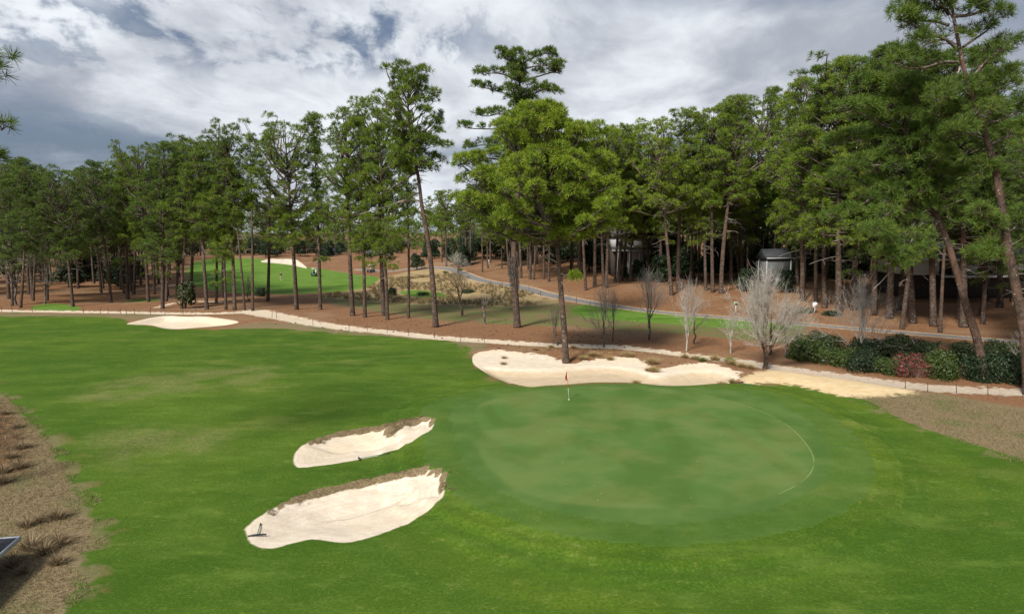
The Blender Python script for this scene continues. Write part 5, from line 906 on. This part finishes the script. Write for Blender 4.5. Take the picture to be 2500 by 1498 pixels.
def rake(base, tip, head_w, label):
    base, tip = np.asarray(base), np.asarray(tip); H = empty('bunker_rake', base); tag(H, label, 'rake', 'bunker rakes'); d = tip-base; H.rotation_euler = (0, 0, math.atan2(d[1], d[0])); L_ = np.linalg.norm(d[:2])
    m = MB(); m.tube([[0, 0, .05], [L_*.5, 0, .05+(d[2])*.5], [L_, 0, .03+d[2]]], .017, 8); m.build('handle', M_rgreen, H, True); m = MB(); m.tube([[L_*.86, 0, .035+d[2]*.86], [L_*1.02, 0, .03+d[2]]], .023, 8); m.build('grip', M_rhead, H, True)
    m = MB(); m.tube([[0, -head_w/2, .05], [.015, -head_w/4, .055], [.02, 0, .06], [.015, head_w/4, .055], [0, head_w/2, .05]], [.022, .032, .034, .032, .022], 8)
    for q in np.linspace(-head_w/2+.03, head_w/2-.03, 13): m.tube([[0, q, .05], [-.03, q, -.02]], .008, 5)
    m.build('head', M_rhead, H, True)
S_ = lambda px, py: ground(px, py)
a = S_(628, 1307); c = S_(636, 1277); rake(a, c, .64, 'rake with black head and green handle lying in the left end of the nearest bunker')
a = S_(877, 1121); c = S_(950, 1112); rake(a, c, .5, 'dark green rake on the turf below the narrow bunker')
a = S_(1806, 935); c = S_(1843, 948); rake(a, c, .6, 'dark rake beside grass clumps at the right tip of the long bunker')
def sign(px, py, row_t, wpx, label, board, trim=None, row_b=None, cat='sign'):
    b = ground(px, py); H = empty('sign', b); tag(H, label, cat); zt = top_height(b[1], row_t)-b[2]; zb = top_height(b[1], row_b)-b[2]; w = wpx/FPX*b[1]
    m = MB(); m.box([0, .03, zb/2+.05], [.07, .05, zb+.3]); m.build('post', M_trim, H)
    if trim: m = MB(); m.box([0, 0, (zt+zb)/2], [w, .03, zt-zb]); m.build('frame', trim, H); m = MB(); m.box([0, -.018, (zt+zb)/2], [w*.78, .02, (zt-zb)*.74]); m.build('board', board, H)
    else:
        hw = w/2; m = MB(); m.prism([(-hw, zb), (hw, zb), (hw, zt-.07), (hw*.5, zt-.04), (hw*.25, zt), (-hw*.25, zt), (-hw*.5, zt-.04), (-hw, zt-.07)], -.02, .02); m.build('board', board, H)
        m = MB(); 
        for q in (.30, .44, .58, .72): m.box([0, -.022, zb+(zt-zb)*q], [w*.6, .004, .02])
        m.build('text_lines', plain('faded_print', (.45, .46, .46), .6), H)
sign(1989, 764, 737.5, 11.5, 'white notice sign on a white post on the straw slope', plain('sign_white', (.80, .81, .80), .5, .05), None, 750)
sign(1796, 764, 737, 9, 'small green sign with pale frame behind the biggest leafless tree', plain('sign_green', (.04, .16, .11), .5), plain('sign_cream', (.62, .62, .42), .5), 745.5)
b = ground(1193, 648); H = empty('marker_post', b); tag(H, 'short white marker post with thicker top on the straw slope', 'post'); zt = top_height(b[1], 634)-b[2]; w = 3.6/FPX*b[1]
m = MB(); m.box([0, 0, zt*.25], [w*.4, w*.4, zt*.52]); m.build('post', M_trim, H); m = MB(); m.box([0, 0, zt*.73], [w, w*.6, zt*.46]); m.prism([(-w*.6, zt*.955), (w*.6, zt*.955), (0, zt*1.06)], -w*.4, w*.4); m.build('box', M_trim, H)
b = ground(1767, 737); 
M_stake = plain('stake_wood', (.060, .048, .038), .85, .3, 12); M_rope = plain('rope_fibre', (.22, .19, .15), .9, .3, 20)
def stakes(pts, hgt, label, group, rope=None, r=.022):
    tops = []
    proto = None
    for px, py in pts:
        b = ground(px, py)
        if proto is None: m = MB(); m.tube([[0, 0, -.1], [.01, 0, hgt*.5], [0, 0, hgt]], [r, r*.95, r*.9], 6); m.tube([[0, 0, hgt*.86], [0, 0, hgt*.93]], r*1.5, 6); proto = m.build('rope_stake', M_stake, smooth=True); o = proto
        else: o = proto.copy(); COL.objects.link(o)
        o.location = b; g = random.Random(int(px)); o.rotation_euler = (g.uniform(-.08, .08), g.uniform(-.10, .10), 0); tag(o, label, 'stake', group); tops.append(b+[0, 0, hgt*.9])
    if rope:
        P = []
        for a, c in zip(tops[:-1], tops[1:]):
            for f in np.linspace(0, 1, 7)[:-1]: q = a*(1-f)+c*f; q[2] -= .30*hgt*4*f*(1-f); P.append(q)
        P.append(tops[-1]); m = MB(); m.tube(np.array(P), .009, 5); tag(m.build('rope', M_rope, smooth=True), rope, 'rope')
stakes([(4,760),(30,761),(79,762.5),(204,764),(245,765),(264,765.5),(295,766.5),(309,766),(329,767),(368,767),(403,768),(447,767),(478,766)], .85, 'short dark rope stake in the row along the left sand path', 'rope stakes along the left path', 'thin rope strung on stakes along the left sand path', .03)
stakes([(664,773),(675,776),(764,797),(852,806),(897,806),(945,811),(997,817.5),(1061,823.5),(1124,831),(1183,836)], .80, 'short dark rope stake in the row along the middle sand path', 'rope stakes along the middle path', 'thin rope strung on stakes along the middle sand path', .028)
stakes([(2210,949),(2265,955),(2335,958),(2412,964),(2497,968)], .62, 'short dark rope stake by the sand path below the shrubs', 'rope stakes below the shrubs', 'sagging rope on stakes below the shrub bed', .024)
stakes([(1226,697),(1291,708),(1320,722),(1363,736),(1407,739),(1440,749)], .9, 'thin dark stake along the lower side of the cart path', 'stakes along the cart path', None, .035)
b = ground(1767, 738)
m = MB(); m.tube([[0, 0, 0], [.35, .1, 1.2], [.75, .1, 2.35]], [.05, .045, .03], 6); o = m.build('leaning_pole', M_dead, smooth=True, loc=b); tag(o, 'thin pale pole leaning on the straw slope left of the biggest leafless tree', 'pole')
g = random.Random(8); cm = MB(); cm.tube([[0, 0, 0], [0, 0, .05], [0, 0, .12], [0, 0, .17]], [.03, .065, .055, .012], 8); cone = cm.build('pine_cone', plain('pine_cone_scales', (.045, .03, .022), .9, .4, 30)); n_c = 0
for k in range(900):
    px, py = g.uniform(640, 1560), g.uniform(780, 858); p = ground(px, py)
    if n_c >= 90 or sdat('fair', p[0], p[1]) > -1 or sdat('floor', p[0], p[1]) > -1: continue
    o = cone if n_c == 0 else cone.copy()
    if n_c: COL.objects.link(o)
    o.location = p; o.rotation_euler = (R(90), g.uniform(0, 6), g.uniform(0, 6)); s = g.uniform(.9, 1.6); o.scale = (s, s, s); tag(o, 'dark pine cone lying on the straw and sand along the path', 'pine cone', 'pine cones along the sand path'); n_c += 1
# ------------------------------------------------------------------ golf carts and golfer on the far fairway
M_cart = plain('dark_green_cart_body', (.025, .075, .055), .35, .1, 3, .5); M_cream = plain('cream_plastic', (.55, .53, .46), .5, .08); M_metal = plain('pale_metal', (.45, .46, .47), .35, .1, 5, .5, .6); M_bag = plain('dark_bag_fabric', (.03, .035, .05), .8, .3)
def golf_cart(px, py, rz, label, body_mat, bags):
    b = ground(px, py); H = empty('golf_cart', b, rz); tag(H, label, 'golf cart', 'golf carts on the far fairway')
    m = MB(); m.prism([(-1.15, .28), (1.18, .28), (1.22, .55), (.95, .78), (.55, .84), (.42, .40), (-.28, .40), (-.32, .66), (-1.1, .70), (-1.2, .5)], -.58, .58, axis=0); m.build('body', body_mat, H)
    m = MB(); m.box([0, -.48, .74], [1.06, .48, .12]); m.box([0, -.74, 1.0], [1.06, .10, .42]); m.build('seat', M_cream, H)
    m = MB(); m.prism([(-1.0, 1.80), (.72, 1.80), (.78, 1.85), (.70, 1.90), (-.95, 1.90), (-1.05, 1.85)], -.60, .60, axis=0); m.build('roof', M_cream, H)
    for x in (-.53, .53):
        for (ya, za, yb, zb) in ((.78, .8, .62, 1.82), (-.86, .7, -.86, 1.82)): m = MB(); m.tube([[x, ya, za], [x, yb, zb]], .022, 6); m.build('roof_post', M_metal, H)
        for y in (.78, -.78):
            m = MB(); m.tube([[x*.92-.08*np.sign(x), y, .23], [x*.92+.09*np.sign(x), y, .23]], .23, 14); wh = m.build('wheel', M_black, H); m = MB(); m.tube([[x*.92+.08*np.sign(x), y, .23], [x*.92+.10*np.sign(x), y, .23]], .12, 12); m.build('rim', M_metal, wh)
    m = MB(); m.tube([[-.25, .48, .75], [-.25, .22, 1.02]], .02, 6); m.tube([[-.42, .2, 1.02], [-.25, .24, 1.10], [-.08, .2, 1.02]], .018, 6); m.build('steering_wheel', M_black, H)
    for k, x in enumerate(bags):
        B0 = empty('golf_bag', b+np.array([math.cos(rz)*x+math.sin(rz)*1.02, math.sin(rz)*x-math.cos(rz)*1.02, .62]), rz); tag(B0, ('left' if x < 0 else 'right')+' golf bag with clubs strapped behind the seat of the '+('cart on the cart path' if px > 850 else 'cart on the fairway'), 'golf bag', 'golf bags on the carts')
        m = MB(); m.tube([[0, 0, 0], [0, -.02, .45], [0, -.05, .88]], [.13, .145, .15], 10); m.build('bag', M_bag if x < 0 else plain('white_bag_fabric', (.6, .6, .58), .7), B0)
        for q in range(5): m = MB(); dx = -.08+.04*q; m.tube([[dx, -.05, .86], [dx*1.6, -.08, 1.12]], .012, 5); m.box([dx*1.6+.02, -.08, 1.14], [.09, .04, .05]); m.build('club', M_metal, B0)
golf_cart(767, 674, R(25), 'dark green golf cart parked on the far fairway behind a pine', M_cart, (-.27, .27))
golf_cart(906, 665, R(165), 'dark golf cart with bags standing on the cart path among trunks', plain('black_cart_body', (.03, .03, .034), .4, .1, 3, .5), (-.27, .27))
M_skin = plain('skin', (.42, .25, .18), .55, .06); M_shirt = plain('dark_green_shirt', (.020, .050, .040), .8, .2); M_short = plain('khaki_shorts', (.42, .34, .23), .8, .1); M_shoe = plain('white_shoes', (.7, .7, .68), .6, .1); M_cap = plain('white_cap', (.75, .75, .74), .7, .05)
def skin_mesh(name, V, E, Rr, mat, parent, root=0, lv=2):
    me = bpy.data.meshes.new(name); me.from_pydata([tuple(v) for v in V], E, []); me.materials.append(mat); o = link(bpy.data.objects.new(name, me), parent)
    md = o.modifiers.new('skin', 'SKIN'); md.use_smooth_shade = True
    for k, r in enumerate(Rr): me.skin_vertices[0].data[k].radius = (r, r) if not isinstance(r, tuple) else r
    me.skin_vertices[0].data[root].use_root = True; sb = o.modifiers.new('sub', 'SUBSURF'); sb.levels = lv; sb.render_levels = lv; return o
b = ground(686, 684); H = empty('person', b, R(20)); tag(H, 'person in dark shirt, tan shorts and white cap walking on the far fairway', 'person')
V = [(0,0,.95),(0,0,1.12),(0,.01,1.36),(0,.02,1.47),(0,.03,1.56),(0,.05,1.66),(0,.05,1.75), (.10,0,.90),(.11,.06,.50),(.12,-.04,.09),(.12,.10,.03), (-.10,0,.90),(-.12,-.04,.50),(-.12,-.20,.10),(-.12,-.10,.03), (.19,0,1.40),(.25,-.04,1.14),(.26,.08,.92),(.26,.12,.86),(-.19,0,1.40),(-.25,.04,1.14),(-.24,.14,.92),(-.24,.18,.86)]
E = [(0,1),(1,2),(2,3),(3,4),(4,5),(5,6),(0,7),(7,8),(8,9),(9,10),(0,11),(11,12),(12,13),(13,14),(2,15),(15,16),(16,17),(17,18),(2,19),(19,20),(20,21),(21,22)]
Rr = [(.15,.10),(.14,.10),(.17,.11),.06,.055,(.075,.095),(.05,.06),.085,.058,.042,.04,.085,.058,.042,.04,.06,.045,.034,.03,.06,.045,.034,.03]
skin_mesh('body', V, E, Rr, M_skin, H)
skin_mesh('shirt', [(0,0,.98),(0,0,1.15),(0,.01,1.36),(0,.02,1.47),(.19,0,1.40),(.235,-.03,1.22),(-.19,0,1.40),(-.235,.03,1.22)], [(0,1),(1,2),(2,3),(2,4),(4,5),(2,6),(6,7)], [(.18,.13),(.17,.13),(.20,.14),.075,.085,.075,.085,.075], M_shirt, H)
skin_mesh('shorts', [(0,0,1.0),(0,0,.93),(.11,.01,.80),(.115,.05,.56),(-.11,-.01,.80),(-.12,-.03,.56)], [(0,1),(1,2),(2,3),(1,4),(4,5)], [(.17,.125),(.17,.12),.11,.10,.11,.10], M_short, H)
skin_mesh('cap', [(0,.04,1.74),(0,.05,1.80),(0,.16,1.745)], [(0,1),(0,2)], [(.095,.115),.05,(.07,.012)], M_cap, H)
for s, q in ((.12, (0, 0)), (-.12, (-.16, 0))): skin_mesh('shoe', [(s, q[0]-.06, .045), (s, q[0]+.04, .05), (s, q[0]+.14, .035)], [(0,1),(1,2)], [.05,.05,.04], M_shoe, H)
